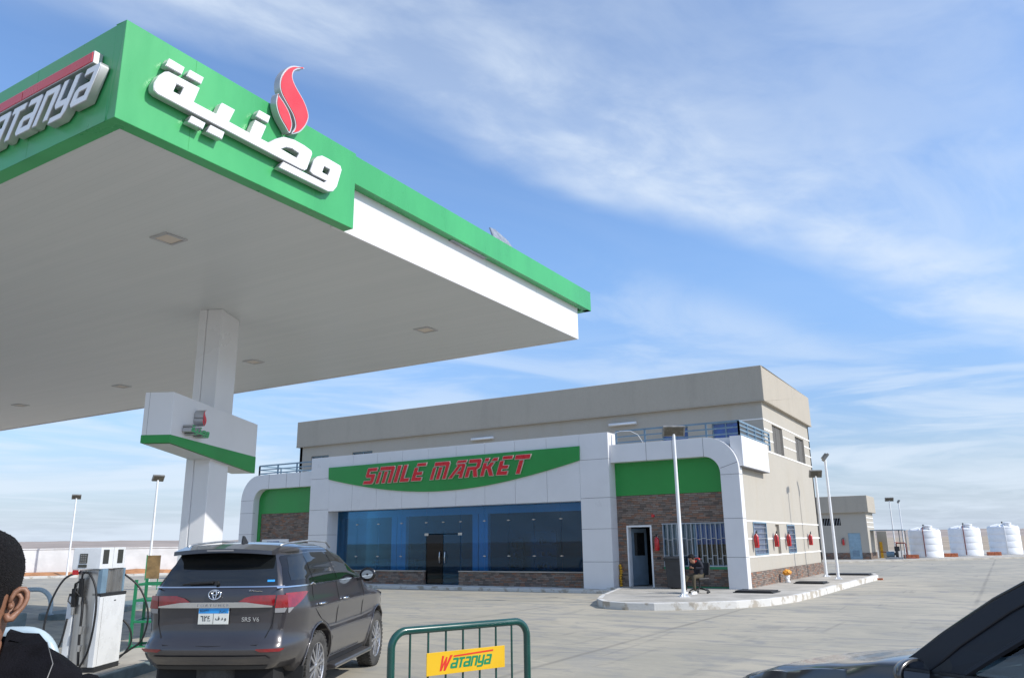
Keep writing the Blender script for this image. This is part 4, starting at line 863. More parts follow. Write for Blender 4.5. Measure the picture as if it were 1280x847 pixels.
# small board on posts
t = thing('notice_board', 'small brown notice board on two green posts between the dispenser and the canopy column', 'notice board', (-31.6, 21.8, 0), R(55))
for x in (-.22, .22):
    b = MB(); b.bar((x, 0, 0), (x, 0, 1.4), .05); b.build('post', 'rackgreen', t)
b = MB(); b.box(-.27, .27, -.03, -.055, .45, 1.42); b.build('board', 'tan', t)
b = MB(); b.box(-.30, -.26, -.06, .03, .40, 1.44); b.build('edge_strip', 'rackgreen', t)

# ================================================================== lamp posts
def lamp(x, y, z0, h, head_rot, label, tilt=25, big=False):
    tt = thing('lamp_post', label, 'lamp post', (x, y, z0), head_rot, 'white floodlight posts round the forecourt')
    b = MB(); b.cyl((0, 0, .01), (0, 0, h), .062, .045, 14); b.build('pole', 'steel_w', tt, smooth=True, auto=40)
    b = MB(); b.box(-.15, .15, -.15, .15, 0, .015)
    for k in range(4):
        a = R(45+90*k); b.bar((.05*math.cos(a), .05*math.sin(a), .08), (.13*math.cos(a), .13*math.sin(a), .02), .012, .05)
    b.build('base_plate', 'steel_w', tt)
    T_ = Matrix.Translation((0, -.02, h+.10)) @ Matrix.Rotation(R(-tilt), 4, 'X')
    s = 1.25 if big else 1
    b = MB(); b.box(-.27*s, .27*s, -.16, .16, -.055, .045); b.box(-.22*s, .22*s, -.12, .12, .045, .09)
    for i in range(7): b.box(-.2*s+i*.065*s, -.19*s+i*.065*s, -.11, .11, .09, .115)
    hd = b.build('flood_head', 'floodh', tt, .008, tf=T_)
    b = MB(); b.box(-.23*s, .23*s, -.13, .13, -.062, -.054); b.build('lens', 'flens', hd, tf=T_)
    b = MB(); b.bar((0, 0, h-.04), (0, -.01, h+.07), .05); b.build('bracket', 'galv', tt)
lamp(-8.14, 22.68, .19, 4.68, R(35), 'nearest white lamp post, on the kerb in front of the seated man', 62, True)
lamp(-6.71, 36.3, .19, 4.2, R(30), 'white lamp post with level head, left of the pair at the end of the kerb', 66, False)
lamp(-5.9, 34.31, .19, 4.7, R(105), 'white lamp post with steeply tilted head, right of the kerb end pair', 50)
lamp(-7.89, 73.18, .12, 4.6, R(20), 'thin far lamp post between the small building and first white tank', 62, True)
lamp(-8.12, 82.41, .12, 4.75, R(100), 'farthest thin lamp post, behind the first white tank', 55)
lamp(-50.57, 28.91, .0, 4.85, R(60), 'leftmost lamp post, seen between the man and the dispenser', 52)
lamp(-34.66, 23.7, .0, 4.9, R(75), 'lamp post left of the canopy column, behind the notice board', 55)

# ================================================================== pavement items
for x, y, sx_, sy_, lb in ((-6.75, 25.3, .55, .42, 'black lidded floor hatch nearest the camera on the side pavement'), (-6.25, 30.9, .48, .42, 'black floor hatch in the middle of the side pavement'), (-6.1, 38.2, .85, .42, 'wide black floor hatch at the far end of the side pavement')):
    t = thing('floor_hatch', lb, 'floor hatch', (x, y, .19), 0, 'black floor hatches along the side pavement')
    b = MB(); b.box(-sx_-.05, sx_+.05, -sy_-.05, sy_+.05, 0, .03); b.build('frame', 'dark', t, .005); b = MB(); b.box(-sx_, sx_, -sy_, sy_, .03, .07); b.build('lid', 'black', t, .01)
t = thing('fire_inlet', 'white fire inlet stub with a crumpled orange cover by the side wall', 'fire inlet', (-7.15, 31.2, .19))
b = MB(); b.lathe([(0, 0), (.10, 0), (.09, .06), (.07, .10), (.09, .2), (.10, .26), (0, .28)], n=16); b.build('stub', 'white', t, smooth=True)
b = MB(); b.tube([(0, -.06, .16), (0, -.16, .15)], .035, 10); b.tube([(0, .06, .16), (0, .16, .15)], .035, 10); b.build('outlet', 'white', t)
b = MB(); bmesh.ops.create_icosphere(b.b, subdivisions=3, radius=.16)
for v in b.b.verts: v.co *= 1+.25*noise.noise(v.co*14); v.co.z = v.co.z*.7+.36
b.build('cover', 'orange', t, smooth=False)
# wheelie bin
t = thing('wheelie_bin', 'charcoal plastic wheelie bin under the barred window', 'wheelie bin', (-9.68, 26.3, .192), R(4))
b = MB(); b.loft([[(sx*w_, sy*d_, z) for sx, sy in ((-1, -1), (1, -1), (1, 1), (-1, 1))] for w_, d_, z in ((.22, .24, .04), (.27, .31, .9), (.29, .33, .91), (.29, .33, .97))]); b.build('body', 'bin', t, .012)
b = MB(); b.loft([[(sx*w_, sy*d_, z) for sx, sy in ((-1, -1), (1, -1), (1, 1), (-1, 1))] for w_, d_, z in ((.31, .35, .97), (.31, .35, 1.0), (.24, .26, 1.05))]); b.build('lid', 'bin', t, .012)
for s in (-1, 1):
    b = MB(); b.cyl((s*.2, .27, .1), (s*.27, .27, .1), .1, n=18); b.build('wheel', 'black', t)
b = MB(); b.bar((-.22, .38, .93), (.22, .38, .93), .03); b.build('handle', 'bin', t)

# ================================================================== small building, lean-to, pumps, tanks
t = thing('utility_building', 'small beige flat roofed building with a pale blue door beyond the shop', 'utility building', (-11.5, 70, .12))
ux0, ux1, uy0, uy1 = -16.2, -9.15, 68.0, 71.6
b = MB(); b.wall('Y', uy0, uy0+.2, ux0, ux1, .1, 3.7, [(-10.62, -9.72, .12, 2.12), (-12.4, -11.05, 2.72, 3.28)]); b.box(ux1-.2, ux1, uy0+.2, uy1, .1, 3.7); b.box(ux0, ux0+.2, uy0+.2, uy1, .1, 3.7); b.box(ux0, ux1, uy1, uy1+.2, .1, 3.7); b.build('wall', 'plaster', t, world=True)
b = MB(); b.box(ux0-.25, ux1+.25, uy0-.25, uy1+.4, 3.68, 4.98); b.build('roof_parapet', 'band', t, .03, world=True)
b = MB(); b.box(ux0, -10.62, uy0-.03, uy0, .1, .62); b.box(-9.72, ux1+.03, uy0-.03, uy0, .1, .62); b.box(ux1, ux1+.03, uy0, uy1+.2, .1, .62); b.build('stone_plinth', 'brick', t, world=True)
for z in (2.55, 2.9, 3.25): Bx('white_stripe', 'wplaster', t, ux1, ux1+.02, uy0, uy1+.2, z, z+.06, world=True)
d = Bx('door', 'bluedoor', t, -10.62, -9.72, uy0+.03, uy0+.08, .12, 2.12, .006, world=True)
Bx('door_panel', 'steel_b', d, -10.42, -9.92, uy0+.01, uy0+.03, .35, .8, .01, world=True)
b = MB(); b.bar((-10.5, uy0, 1.0), (-10.35, uy0, 1.0), .03); b.build('handle', 'galv', d, world=True)
b = MB(); b.box(-12.4, -11.05, uy0+.1, uy0+.12, 2.72, 3.28); wv = b.build('vent_window', 'shade_black', t, world=True)
b = MB()
for i in range(7): b.bar((-12.35+i*.19, uy0+.05, 2.72), (-12.2+i*.19, uy0+.05, 3.28), .035)
b.build('slanted_bar', 'galv', wv, world=True)
extinguisher(-11.0, 67.88, 1.2, 'far red fire extinguisher beside the pale blue door of the small building')
t = thing('roof_dome', 'white rounded tank top showing behind the small building roof', 'roof tank', (-15.4, 69.7, 4.9))
b = MB(); b.lathe([(0, 0), (.62, 0), (.66, .3), (.64, .8), (.5, 1.05), (.2, 1.2), (0, 1.22)], n=24); b.build('tank_shell', 'tank', t, smooth=True)
t = thing('pump_shelter', 'thin steel lean-to roof on posts beside the small building', 'shelter', (-7.8, 70.4, .12))
b = MB(); b.box(-9.14, -6.75, 69.2, 71.4, 2.28, 2.34); b.build('roof_sheet', 'steel_b', t, world=True)
for x, y in ((-6.85, 69.3), (-6.85, 71.3), (-7.3, 71.3)):
    b = MB(); b.bar((x, y, .12), (x, y, 2.28), .07); b.build('post', 'galv', t, world=True)
t = thing('shelter_screen', 'weathered grey end wall stub under the steel lean-to', 'wall stub', (-8.6, 72.5, .12)); b = MB(); b.box(-9.1, -8.35, 72.4, 72.55, .1, 2.25); b.build('stub_wall', 'plaster', t, world=True); b = MB(); b.box(-8.95, -8.75, 72.33, 72.4, .12, 1.4); b.build('panel_box', 'yfoam', t, world=True)
t = thing('water_pump', 'dark motor pump with red pipework beside the first white tank', 'pump', (-7.45, 68.9, .12))
b = MB(); b.box(-.75, .5, -.25, .25, 0, .1); b.build('base_frame', 'galv', t)
b = MB(); b.cyl((-.65, 0, .36), (-.1, 0, .36), .2, n=18)
for i in range(8): b.cyl((-.62+i*.065, 0, .36), (-.60+i*.065, 0, .36), .225, n=18)
b.build('motor', 'steel_b', t, smooth=False)
b = MB(); b.cyl((.0, 0, .4), (.18, 0, .4), .26, n=18); b.cyl((-.1, 0, .38), (0, 0, .38), .09); b.box(-.05, .3, -.12, .12, .6, .95); b.build('pump_casing', 'dark', t)
b = MB(); b.tube([(.1, 0, .6), (.1, 0, 1.15), (.12, 0, 1.2), (.7, 0, 1.2), (.76, 0, 1.15), (.76, 0, .1), (1.3, .3, .08)], .05, 10); b.tube([(-.3, .1, .5), (-1.1, .1, .55)], .03, 8); b.build('pipework', 'rust', t, smooth=True)
b = MB(); b.lathe([(0, 0), (.12, 0), (.12, .04), (0, .04)], (.1, 0, 1.22), 14); b.build('valve_wheel', 'ext', t)
def tank(x, y, r, h, pipe, label):
    tt = thing('water_tank', label, 'water tank', (x, y, .12), R(-60), 'white ribbed water tanks in a row')
    pr = [(0, 0), (r*.985, 0), (r, .04)]; k = 4
    for i in range(k):
        z = h*(i+1)/(k+.15); z0 = h*i/(k+.15)
        pr += [(r, z0+.10), (r*1.0, z-.05), (r*.989, z-.025), (r*.989, z+.0), (r, z+.03)]
    pr += [(r, h-.06), (r*.985, h), (r*.93, h+.05), (r*.55, h+.20), (r*.30, h+.27), (0, h+.27)]
    b = MB(); b.lathe(pr, n=56); b.build('shell', 'tank', tt, smooth=True, auto=50)
    b = MB()
    for j in range(8):
        a = 2*math.pi*j/8; b.bar((r*.35*math.cos(a), r*.35*math.sin(a), h+.24), (r*.93*math.cos(a), r*.93*math.sin(a), h+.06), .16, .14)
    b.build('roof_rib', 'tank', tt, .03)
    b = MB(); b.lathe([(0, 0), (.30, 0), (.30, .18), (.33, .2), (.33, .27), (.1, .32), (0, .32)], (r*.62, 0, h+.12), 24); b.build('manhole_lid', 'tank', tt, smooth=True, auto=40)
    b = MB(); b.lathe([(0, 0), (.16, 0), (.16, .10), (0, .12)], (-r*.72, -.2, h+.10), 18); b.build('vent_cap', 'tank', tt, smooth=True, auto=40)
    a = R(-30) if pipe != 'white' else R(-25)
    b = MB(); cx_, cy_ = (r+.05)*math.cos(a), (r+.05)*math.sin(a); b.tube([(cx_*.5, cy_*.5, h+.28), (cx_*.96, cy_*.96, h+.12), (cx_, cy_, h-.05), (cx_, cy_, .1)], .035, 8); b.build('fill_pipe', 'rust' if pipe != 'white' else 'tank', tt, smooth=True)
    b = MB(); b.lathe([(0, 0), (.035, 0), (.035, .12), (.07, .16), (.07, .2), (0, .25)], (0, 0, h+.27), 10); b.build('float_rod', 'dark', tt)
    return tt
tank(-5.72, 74.35, 1.21, 2.12, 'rust', 'leftmost white water tank with a red pipe, beside the pump')
tank(-3.05, 79.9, 1.24, 2.25, 'rust', 'middle white water tank with a red pipe')
tank(-.15, 86.4, 1.29, 2.4, 'white', 'rightmost full white water tank, with a white pipe')
tank(3.9, 92.5, 1.4, 2.6, 'white', 'white water tank cut by the right edge of the photo')
for x, y, lb in ((-6.6, 70.9, 'small red brick stack between the pump and first tank'), (-4.15, 76.3, 'small red brick stack between the first and middle tanks'), (-1.1, 81.9, 'small red brick stack between the middle and right tanks')):
    t = thing('brick_stack', lb, 'brick stack', (x, y, .12), R(20), 'red brick stacks between the tanks')
    b = MB()
    for k in range(3):
        for j in range(4): b.box(-.5+j*.26, -.26+j*.26, -.25+.02*random.random(), .25, k*.1, k*.1+.09)
    b.build('bricks', 'pallet', t)
tag(Bx('kerb_brick', 'pallet', None, -5.0, -4.75, 38.0, 38.12, 0, .08, .005), 'loose brown brick lying at the far end of the kerb', 'brick')

# ================================================================== green crowd barrier in front
L0, L1 = Vector((-3.97, 4.75, 0)), Vector((-3.49, 5.90, 0)); ux = (L1-L0).normalized(); bw = (L1-L0).length; ang = math.atan2(ux.y, ux.x)
t = thing('crowd_barrier', 'dark green tubular barrier with a yellow sign in the foreground', 'barrier', (L0.x, L0.y, 0), ang)
ht, ro = 1.148, .12
pts = [(0, 0, .12), (0, 0, .5), (0, 0, ht-ro)]+[(ro-ro*math.cos(R(a)), 0, ht-ro+ro*math.sin(R(a))) for a in range(9, 91, 9)]+[(bw-ro+ro*math.sin(R(a)), 0, ht-ro+ro*math.cos(R(a))) for a in range(0, 91, 9)]+[(bw, 0, .5), (bw, 0, .12)]
b = MB(); b.tube(pts, .029, 14); b.build('frame_tube', 'bgreen', t, smooth=True)
b = MB(); b.cyl((0, 0, .25), (bw, 0, .25), .02); b.build('bottom_rail', 'bgreen', t, smooth=True, auto=40)
for i in range(7):
    x = bw*(i+1)/8; b = MB(); b.cyl((x, 0, .25), (x, 0, ht), .0085, n=10); b.build('bar', 'bgreen', t, smooth=True, auto=40)
for x in (0, bw):
    b = MB(); b.tube([(x, -.3, .02), (x, -.2, .10), (x, 0, .13), (x, .2, .10), (x, .3, .02)], .02, 8); b.build('foot', 'bgreen', t, smooth=True)
sgw, sgh = .575*bw, .162; sx0, sz0 = bw*.225, .818
b = MB(); b.box(sx0, sx0+sgw, -.034, -.028, sz0, sz0+sgh); sg = b.build('sign_plate', 'yellow', t, .001)
wb = wordmark(0, 0, .086, .30, 0, .92, gap=.05)
xs_ = [p[0] for c, ps in wb for pg in ps for p in pg]; w0, w1 = min(xs_), max(xs_); sc = .48/(w1-w0)
cv = lambda p: (sx0+.113+(p[0]-w0)*sc, sz0+.036+p[1])
face2 = lambda polys, y, nm, m: place(shape2d(polys, .001), nm, m, sg, (0, y, 0), (1, 0, 0), (0, 0, 1), world=False)
face2([[cv(p) for p in ps[0]] for c, ps in wb if c == 'W'], -.0342, 'red_initial', 's_red')
face2([[cv(p) for p in pg] for c, ps in wb if c != 'W' for pg in ps], -.0342, 'green_lettering', 's_green')
zt_ = sz0+.036+.086
face2([[(sx0+.235, zt_-.006), (sx0+.24, zt_+.006), (sx0+.605, zt_+.020), (sx0+.602, zt_+.007)]], -.0342, 'red_bar', 's_red')
# ================================================================== vehicles
def lerp_tab(tab, x):
    if x <= tab[0][0]: return tab[0][1]
    for (a, p), (c, q) in zip(tab[:-1], tab[1:]):
        if x <= c: s = (x-a)/(c-a); s = s*s*(3-2*s)*.5+s*.5; return p+(q-p)*s
    return tab[-1][1]
def lin_tab(tab, x):
    if x <= tab[0][0]: return tab[0][1]
    for (a, p), (c, q) in zip(tab[:-1], tab[1:]):
        if x <= c: return p+(q-p)*(x-a)/(c-a)
    return tab[-1][1]
class Car:
    """x forward from the rear axle, y to the left, z up; nominal levels: 0.32 sill ... belt ... roof"""
    def __init__(s, top, wid, xr, xf, belt, roof, arches, zb, plan, bot=None): s.__dict__.update(locals())
    def zn(s, x, z):                       # nominal level -> real height
        if z <= s.belt: 
            t_ = lerp_tab(s.top, x); zz = min(z, t_-.07+.02*z)
        else:
            t_ = lerp_tab(s.top, x); bl = min(s.belt, t_-.07+.02*s.belt); zz = bl+(z-s.belt)/(s.roof-s.belt)*(t_-bl)
        bt = lin_tab(s.bot, x) if s.bot else 0
        if bt and zz < bt+.22: zz = bt+(zz-s.zb)*(.22/(bt+.22-s.zb)) if zz >= s.zb else bt
        return zz
    def hw(s, x, z):
        w = lerp_tab(s.wid, z)
        if z > s.belt:
            t_ = lerp_tab(s.top, x); k = max(0, min(1, (t_-s.belt)/(s.roof-s.belt))); w0 = lerp_tab(s.wid, s.belt)
            zr = (z-s.belt)/(s.roof-s.belt)
            hoodw = w0*math.sqrt(max(0, 1-zr**3.2)); w = hoodw+(w-hoodw)*k
        r0 = s.rx(0.9, z); f0 = s.fx(.9, z)
        d = x-r0; e = f0-x
        w -= s.plan[0]*max(0, 1-d/s.plan[1])**2 + s.plan[2]*max(0, 1-e/s.plan[3])**2
        # gentle flares over the wheels
        for xc in s.arches:
            q = math.exp(-((x-xc)/.50)**2); w += .022*q*max(0, 1-abs(z-.68)/.45)
        return max(w, 0)
    def rx(s, y, z): return lerp_tab(s.xr, z)+.20*(abs(y)/.93)**4
    def fx(s, y, z): return lerp_tab(s.xf, z)-.42*(abs(y)/.93)**3
    def side(s, x, z, sg=-1, eps=0.0):
        return Vector((x, sg*(s.hw(x, z)+eps), s.zn(x, z)))
    def rear(s, y, z, eps=0.0): return Vector((s.rx(y, z)-eps, y, s.zn(s.rx(0, z), z)))
    def body(s, levels, nx=150):
        rings = {}
        V = MB(); bb = V.b
        def stationx(t_, y, z): a = s.rx(y, z); c = s.fx(y, z); return a+(c-a)*t_
        ts = [i/nx for i in range(nx+1)]
        grid = {}
        for sg in (-1, 1):
            for i, t_ in enumerate(ts):
                for j, z in enumerate(levels):
                    y = s.hw(stationx(t_, .8, z), z); 
                    for _ in range(2): x = stationx(t_, y, z); y = s.hw(x, z)
                    if j == len(levels)-1:
                        if sg == 1: grid[(sg, i, j)] = grid[(-1, i, j)]; continue
                        y = 0; x = stationx(t_, 0, z)
                    zz = s.zn(x, z)
                    for xc in s.arches:
                        dx = x-xc; Ra = s.ra
                        if abs(dx) < Ra: zz = max(zz, s.zc+math.sqrt(Ra*Ra-dx*dx)*.98+.0005*j) if zz < s.zc+Ra else zz
                    grid[(sg, i, j)] = bb.verts.new((x, sg*y, zz))
        nl = len(levels)
        def f(*vs):
            u = list(dict.fromkeys(vs))
            if len(u) > 2:
                try: bb.faces.new(u)
                except ValueError: pass
        for sg in (-1, 1):
            for i in range(nx):
                for j in range(nl-1): f(grid[(sg, i, j)], grid[(sg, i+1, j)], grid[(sg, i+1, j+1)], grid[(sg, i, j+1)])
        for i in (0, nx):                   # rear and front faces
            ny = 20
            rows = []
            for j, z in enumerate(levels):
                A, B_ = grid[(-1, i, j)], grid[(1, i, j)]
                if j == nl-1: rows.append([A]*(ny+1)); continue
                row = [A]
                for k in range(1, ny):
                    y = A.co.y+(B_.co.y-A.co.y)*k/ny; x = s.rx(y, z) if i == 0 else s.fx(y, z)
                    crown = 0
                    row.append(bb.verts.new((x, y, A.co.z)))
                row.append(B_); rows.append(row)
            for j in range(nl-1):
                for k in range(ny): f(rows[j][k], rows[j][k+1], rows[j+1][k+1], rows[j+1][k])
        # closing shell edge: inner lip along the bottom
        for sg in (-1, 1):
            prev = None
            for i in range(nx+1):
                v = grid[(sg, i, 0)]; q = bb.verts.new((v.co.x, v.co.y-sg*min(.16, abs(v.co.y)), v.co.z+.005))
                if prev: f(prev[0], v, q, prev[1])
                prev = (v, q)
        return V
    def patch(s, rows, n=10, sg=-1, eps=.004, kind='side'):
        """rows: (nominal z, a, b) with a..b along x (side) or y (rear)"""
        b = MB(); out = []
        fine_ = []
        for (z0, a0, b0), (z1, a1, b1) in zip(rows[:-1], rows[1:]):
            m_ = max(1, int(abs(z1-z0)/.03))
            for k in range(m_): q = k/m_; fine_.append((z0+(z1-z0)*q, a0+(a1-a0)*q, b0+(b1-b0)*q))
        fine_.append(rows[-1])
        for z, a, c in fine_:
            r_ = [a+(c-a)*i/n for i in range(n+1)]
            out.append([s.side(x, z, sg, eps) if kind == 'side' else s.rear(x, z, eps) for x in r_])
        b.grid(out); return b
def wheel(t, x, y, r, w, sg, spokes=6, tyre='tyre', zoff=0):
    wh = bpy.data.objects.new('wheel', None)
    b = MB(); pr = [(r*.66, -w/2+.02), (r*.80, -w/2), (r*.95, -w/2+.015), (r, -w/2+.05), (r, w/2-.05), (r*.95, w/2-.015), (r*.80, w/2), (r*.66, w/2-.02)]
    b.lathe([(q, h*sg) for q, h in pr], (x, y, r), 48, 'Y', caps=False)
    for k in range(40):                                  # tread blocks
        a = 2*math.pi*k/40
        for h in (-.33, 0, .33):
            c, s_ = math.cos(a+h*.25), math.sin(a+h*.25); b.bar((x+r*c*.985, y+h*w-.03, r+r*s_*.985), (x+r*c*.985, y+h*w+.03, r+r*s_*.985), .035, .02, up=(c, 0, s_))
    wo_ = b.build('wheel', tyre, t, smooth=True, auto=35)
    b = MB(); o_ = sg*w/2
    b.lathe([(r*.60, o_-sg*.12), (r*.64, o_-sg*.02), (r*.67, o_-sg*.012), (r*.665, o_-sg*.03), (r*.62, o_-sg*.05), (r*.60, o_-sg*.13)], (x, y, r), 48, 'Y', caps=False)
    for k in range(spokes):
        for d in (-.13, .13):
            a = 2*math.pi*k/spokes+.3; a2 = a+d*1.5
            b.bar((x+.05*math.cos(a+d*3), y+o_-sg*.035, r+.05*math.sin(a+d*3)), (x+r*.64*math.cos(a2), y+o_-sg*.035, r+r*.64*math.sin(a2)), .030, .028, up=(0, 1, 0))
    b.cyl((x, y+o_-sg*.06, r), (x, y+o_-sg*.02, r), .065, n=20); b.build('rim', 'alloy', wo_, .003)
    b = MB(); b.cyl((x, y+o_-sg*.16, r), (x, y+o_-sg*.11, r), r*.62, n=32); b.build('brake_disc', 'alloyd', wo_)
    b = MB(); b.cyl((x, y+o_-sg*.021, r), (x, y+o_-sg*.012, r), .032, n=16); b.build('hub_cap', 'chrome', wo_)

# ---- grey off-road wagon
SH_ = R(26.5); so_ = Vector((-7.965, 6.878, 0))
t = thing('suv', 'dusty dark grey off-road wagon with a blue and white number plate, seen from behind', 'suv', so_, SH_+R(90)); t.scale = (1, .955, 1)
C1 = Car(top=[(-1.2, 1.72), (-.95, 1.755), (-.6, 1.795), (0, 1.825), (.7, 1.82), (1.25, 1.73), (1.7, 1.50), (2.08, 1.24), (2.3, 1.19), (3.0, 1.10), (3.4, 1.0), (3.62, .86), (3.75, .7)],
    wid=[(.30, .80), (.40, .855), (.50, .885), (.62, .905), (.74, .912), (.80, .895), (.95, .908), (1.04, .928), (1.10, .930), (1.16, .912), (1.25, .885), (1.33, .872), (1.40, .85), (1.55, .79), (1.68, .725), (1.75, .67), (1.79, .58), (1.82, .40), (1.835, .0)],
    xr=[(.30, -.98), (.42, -1.03), (.55, -1.085), (.70, -1.105), (.755, -1.075), (.785, -1.02), (1.0, -1.005), (1.18, -1.01), (1.30, -1.0), (1.36, -.97), (1.50, -.90), (1.66, -.81), (1.75, -.76), (1.80, -.72), (1.835, -.70)],
    xf=[(.30, 3.55), (.5, 3.66), (.8, 3.70), (1.0, 3.64), (1.2, 3.5), (1.4, 3.4), (1.835, 3.3)], belt=1.33, roof=1.835, arches=(0, 2.745), zb=.30, plan=(.085, .45, .10, .7), bot=[(-1.2, .50), (-.60, .48), (-.44, .36), (-.35, .30)])
C1.ra = .475; C1.zc = .40
LV = [.30, .33, .36, .44, .52, .60, .68, .72, .76, .82, .90, .97, 1.04, 1.10, 1.16, 1.22, 1.28, 1.33, 1.37, 1.43, 1.50, 1.57, 1.64, 1.70, 1.745, 1.775, 1.80, 1.815, 1.826, 1.832, 1.835]
body = C1.body(LV, 170).build('body', 'paint', t, smooth=True, auto=50, dbl=False)
b = MB(); b.box(-.85, 3.45, -.68, .68, .33, .95); b.box(-.9, 3.3, -.5, .5, .26, .36); b.build('underbody', 'shade_black', t)
# glazing
for sg in (-1, 1):
    C1.patch([(1.335, -.90, 1.82), (1.40, -.86, 1.80), (1.68, -.70, 1.56), (1.735, -.60, 1.40)], 60, sg, .003).build('window_surround', 'gloss', t, smooth=True)
    C1.patch([(1.40, -.74, -.26), (1.52, -.70, -.28), (1.66, -.60, -.30), (1.70, -.50, -.31)], 10, sg, .006).build('quarter_window', 'glass_suv', t, smooth=True)
    C1.patch([(1.36, -.20, .62), (1.66, -.235, .53), (1.70, -.235, .51)], 14, sg, .006).build('side_window', 'glass_suv', t, smooth=True)
    C1.patch([(1.36, .72, 1.62), (1.40, .71, 1.62), (1.66, .62, 1.42), (1.70, .60, 1.30)], 14, sg, .006).build('side_window', 'glass_suv', t, smooth=True)
    C1.patch([(1.322, -.98, -.30), (1.338, -.98, -.30)], 20, sg, .009).build('chrome_strip', 'chrome', t)
    C1.patch([(1.318, -.18, 1.75), (1.336, -.18, 1.75)], 40, sg, .009).build('chrome_strip', 'chrome', t)
    b = MB(); p0, p1, p2 = C1.side(-.32, 1.33, sg, .009), C1.side(-.24, 1.345, sg, .009), C1.side(-.17, 1.327, sg, .009); b.tube([p0, p1, p2], .009, 6); b.build('chrome_kink', 'chrome', t)
    # door shut lines
    def seam(pts, w=.006):
        bb = MB(); bb.tube([C1.side(x, z, sg, .0015) for x, z in pts], w*.55, 5); bb.build('door_seam', 'shade_black', t)
    seam([(-.25, 1.33), (-.27, 1.15), (-.22, .95), (.0+.42, .86), (.55, .70), (.56, .45)] if False else [(-.25, 1.33), (-.28, 1.2), (-.24, 1.05), (.02, .92), (.34, .82), (.50, .66), (.56, .44)])
    seam([(.66, 1.335), (.67, 1.1), (.66, .8), (.64, .44)]); seam([(1.80, 1.32), (1.84, 1.1), (1.84, .8), (1.80, .44)]); seam([(.56, .44), (1.2, .43), (1.80, .44)])
    for hx in (-.04, .92):
        a, c = C1.side(hx-.10, 1.10, sg, .03), C1.side(hx+.10, 1.10, sg, .03); mid = (a+c)/2
        b = MB(); b.tube([C1.side(hx-.11, 1.10, sg, .0), a+Vector((.01, 0, 0)), mid+Vector((0, sg*.008, 0)), c-Vector((.01, 0, 0)), C1.side(hx+.11, 1.10, sg, .0)], .013, 8); b.build('door_handle', 'chrome', t, smooth=True)
    # lower black cladding, running board
    C1.patch([(.31, .50, 2.24), (.40, .52, 2.22)], 30, sg, .006).build('sill_cladding', 'dark', t)
    b = MB(); y = sg*.90
    b.loft([[(x, y+sg*dy, z+.30) for dy, z in ((-.10, -.03), (.06, -.02), (.085, .01), (.06, .035), (-.10, .045))] for x in (.50, .56, 1.0, 1.6, 2.12, 2.2)]); b.build('running_board', 'paint', t, .01)
    # wheel arch lips
    for xc in (0, 2.745):
        pts = []
        for a in range(-12, 193, 7):
            x = xc+.485*math.cos(R(a)); z = .40+.475*math.sin(R(a)); pts.append(Vector((x, sg*(C1.hw(x, min(z, 1.2))+.004), z)))
        b = MB(); b.tube(pts, .014, 6); b.build('arch_lip', 'paint', t, smooth=True)
        b = MB(); b.grid([[Vector((p.x, p.y-sg*q, p.z)) for p in pts] for q in (.005, .30)]); b.build('arch_liner', 'shade_black', t, smooth=True)
    # mudflap behind the rear wheel, roof rail, mirror
    b = MB(); b.box(-.50, -.485, sg*.62, sg*.90, .17, .46); b.build('mudflap', 'black', t)
    b = MB(); b.tube([(-.62, sg*.58, 1.775), (-.45, sg*.585, 1.800), (.3, sg*.60, 1.832), (1.0, sg*.59, 1.815), (1.22, sg*.58, 1.74)], .012, 8); b.build('roof_rail', 'galv', t, smooth=True)
    b = MB(); ms = C1.side(1.58, 1.36, sg, 0)
    bmesh.ops.create_uvsphere(b.b, u_segments=20, v_segments=12, radius=1)
    for v in b.b.verts: v.co = Vector((ms.x+.06+v.co.x*.085*(1 if v.co.x > 0 else .35), ms.y+sg*.17+v.co.y*.125, ms.z+.02+v.co.z*.095))
    mh = b.build('door_mirror', 'gloss', t, smooth=True)
    b = MB(); b.bar((ms.x+.08, ms.y-sg*.01, ms.z-.05), (ms.x+.06, ms.y+sg*.12, ms.z-.03), .06, .035); b.build('mirror_arm', 'dark', mh)
    b = MB(); b.grid([[Vector((ms.x+.031-.0, ms.y+sg*(.17+.085*u*math.sqrt(1-.5*v*v)), ms.z+.02+.058*v*math.sqrt(1-.5*u*u))) for u in [k/6-1 for k in range(13)]] for v in [k/6-1 for k in range(13)]]); b.build('mirror_glass', 'mirror', mh)
    wheel(t, 0, sg*.785, .39, .25, sg); wheel(t, 2.745, sg*.785, .39, .25, sg)
    # tail lamp: rear part and wrap-round part
    yi, ym = .30, .69
    C1.patch([(1.14, sg*yi, sg*ym), (1.175, sg*(yi-.03), sg*(ym+.005)), (1.225, sg*(yi+.06), sg*(ym+.01)), (1.25, sg*(yi+.16), sg*(ym+.012))], 12, 1, .016, 'rear').build('tail_lamp', 'lens_r', t, smooth=True)
    C1.patch([(1.065, sg*.70, sg*.80), (1.112, sg*.70, sg*.82)], 8, 1, .012, 'rear').build('reversing_lamp', 'lens_w', t, smooth=True)
    C1.patch([(1.115, sg*.70, sg*.835), (1.25, sg*.715, sg*.82)], 8, 1, .014, 'rear').build('tail_lamp', 'lens_r', t, smooth=True)
    r0 = C1.rx(.83, 1.18)
    C1.patch([(1.115, r0-.005, r0+.10), (1.16, r0-.005, r0+.22), (1.235, r0-.005, r0+.40), (1.258, r0+.0, r0+.44), (1.266, r0+.0, r0+.40)], 10, sg, .012).build('tail_lamp', 'lens_r', t, smooth=True)
    C1.patch([(1.06, r0-.002, r0+.02), (1.112, r0-.004, r0+.09)], 6, sg, .010).build('reversing_lamp', 'lens_w', t, smooth=True)
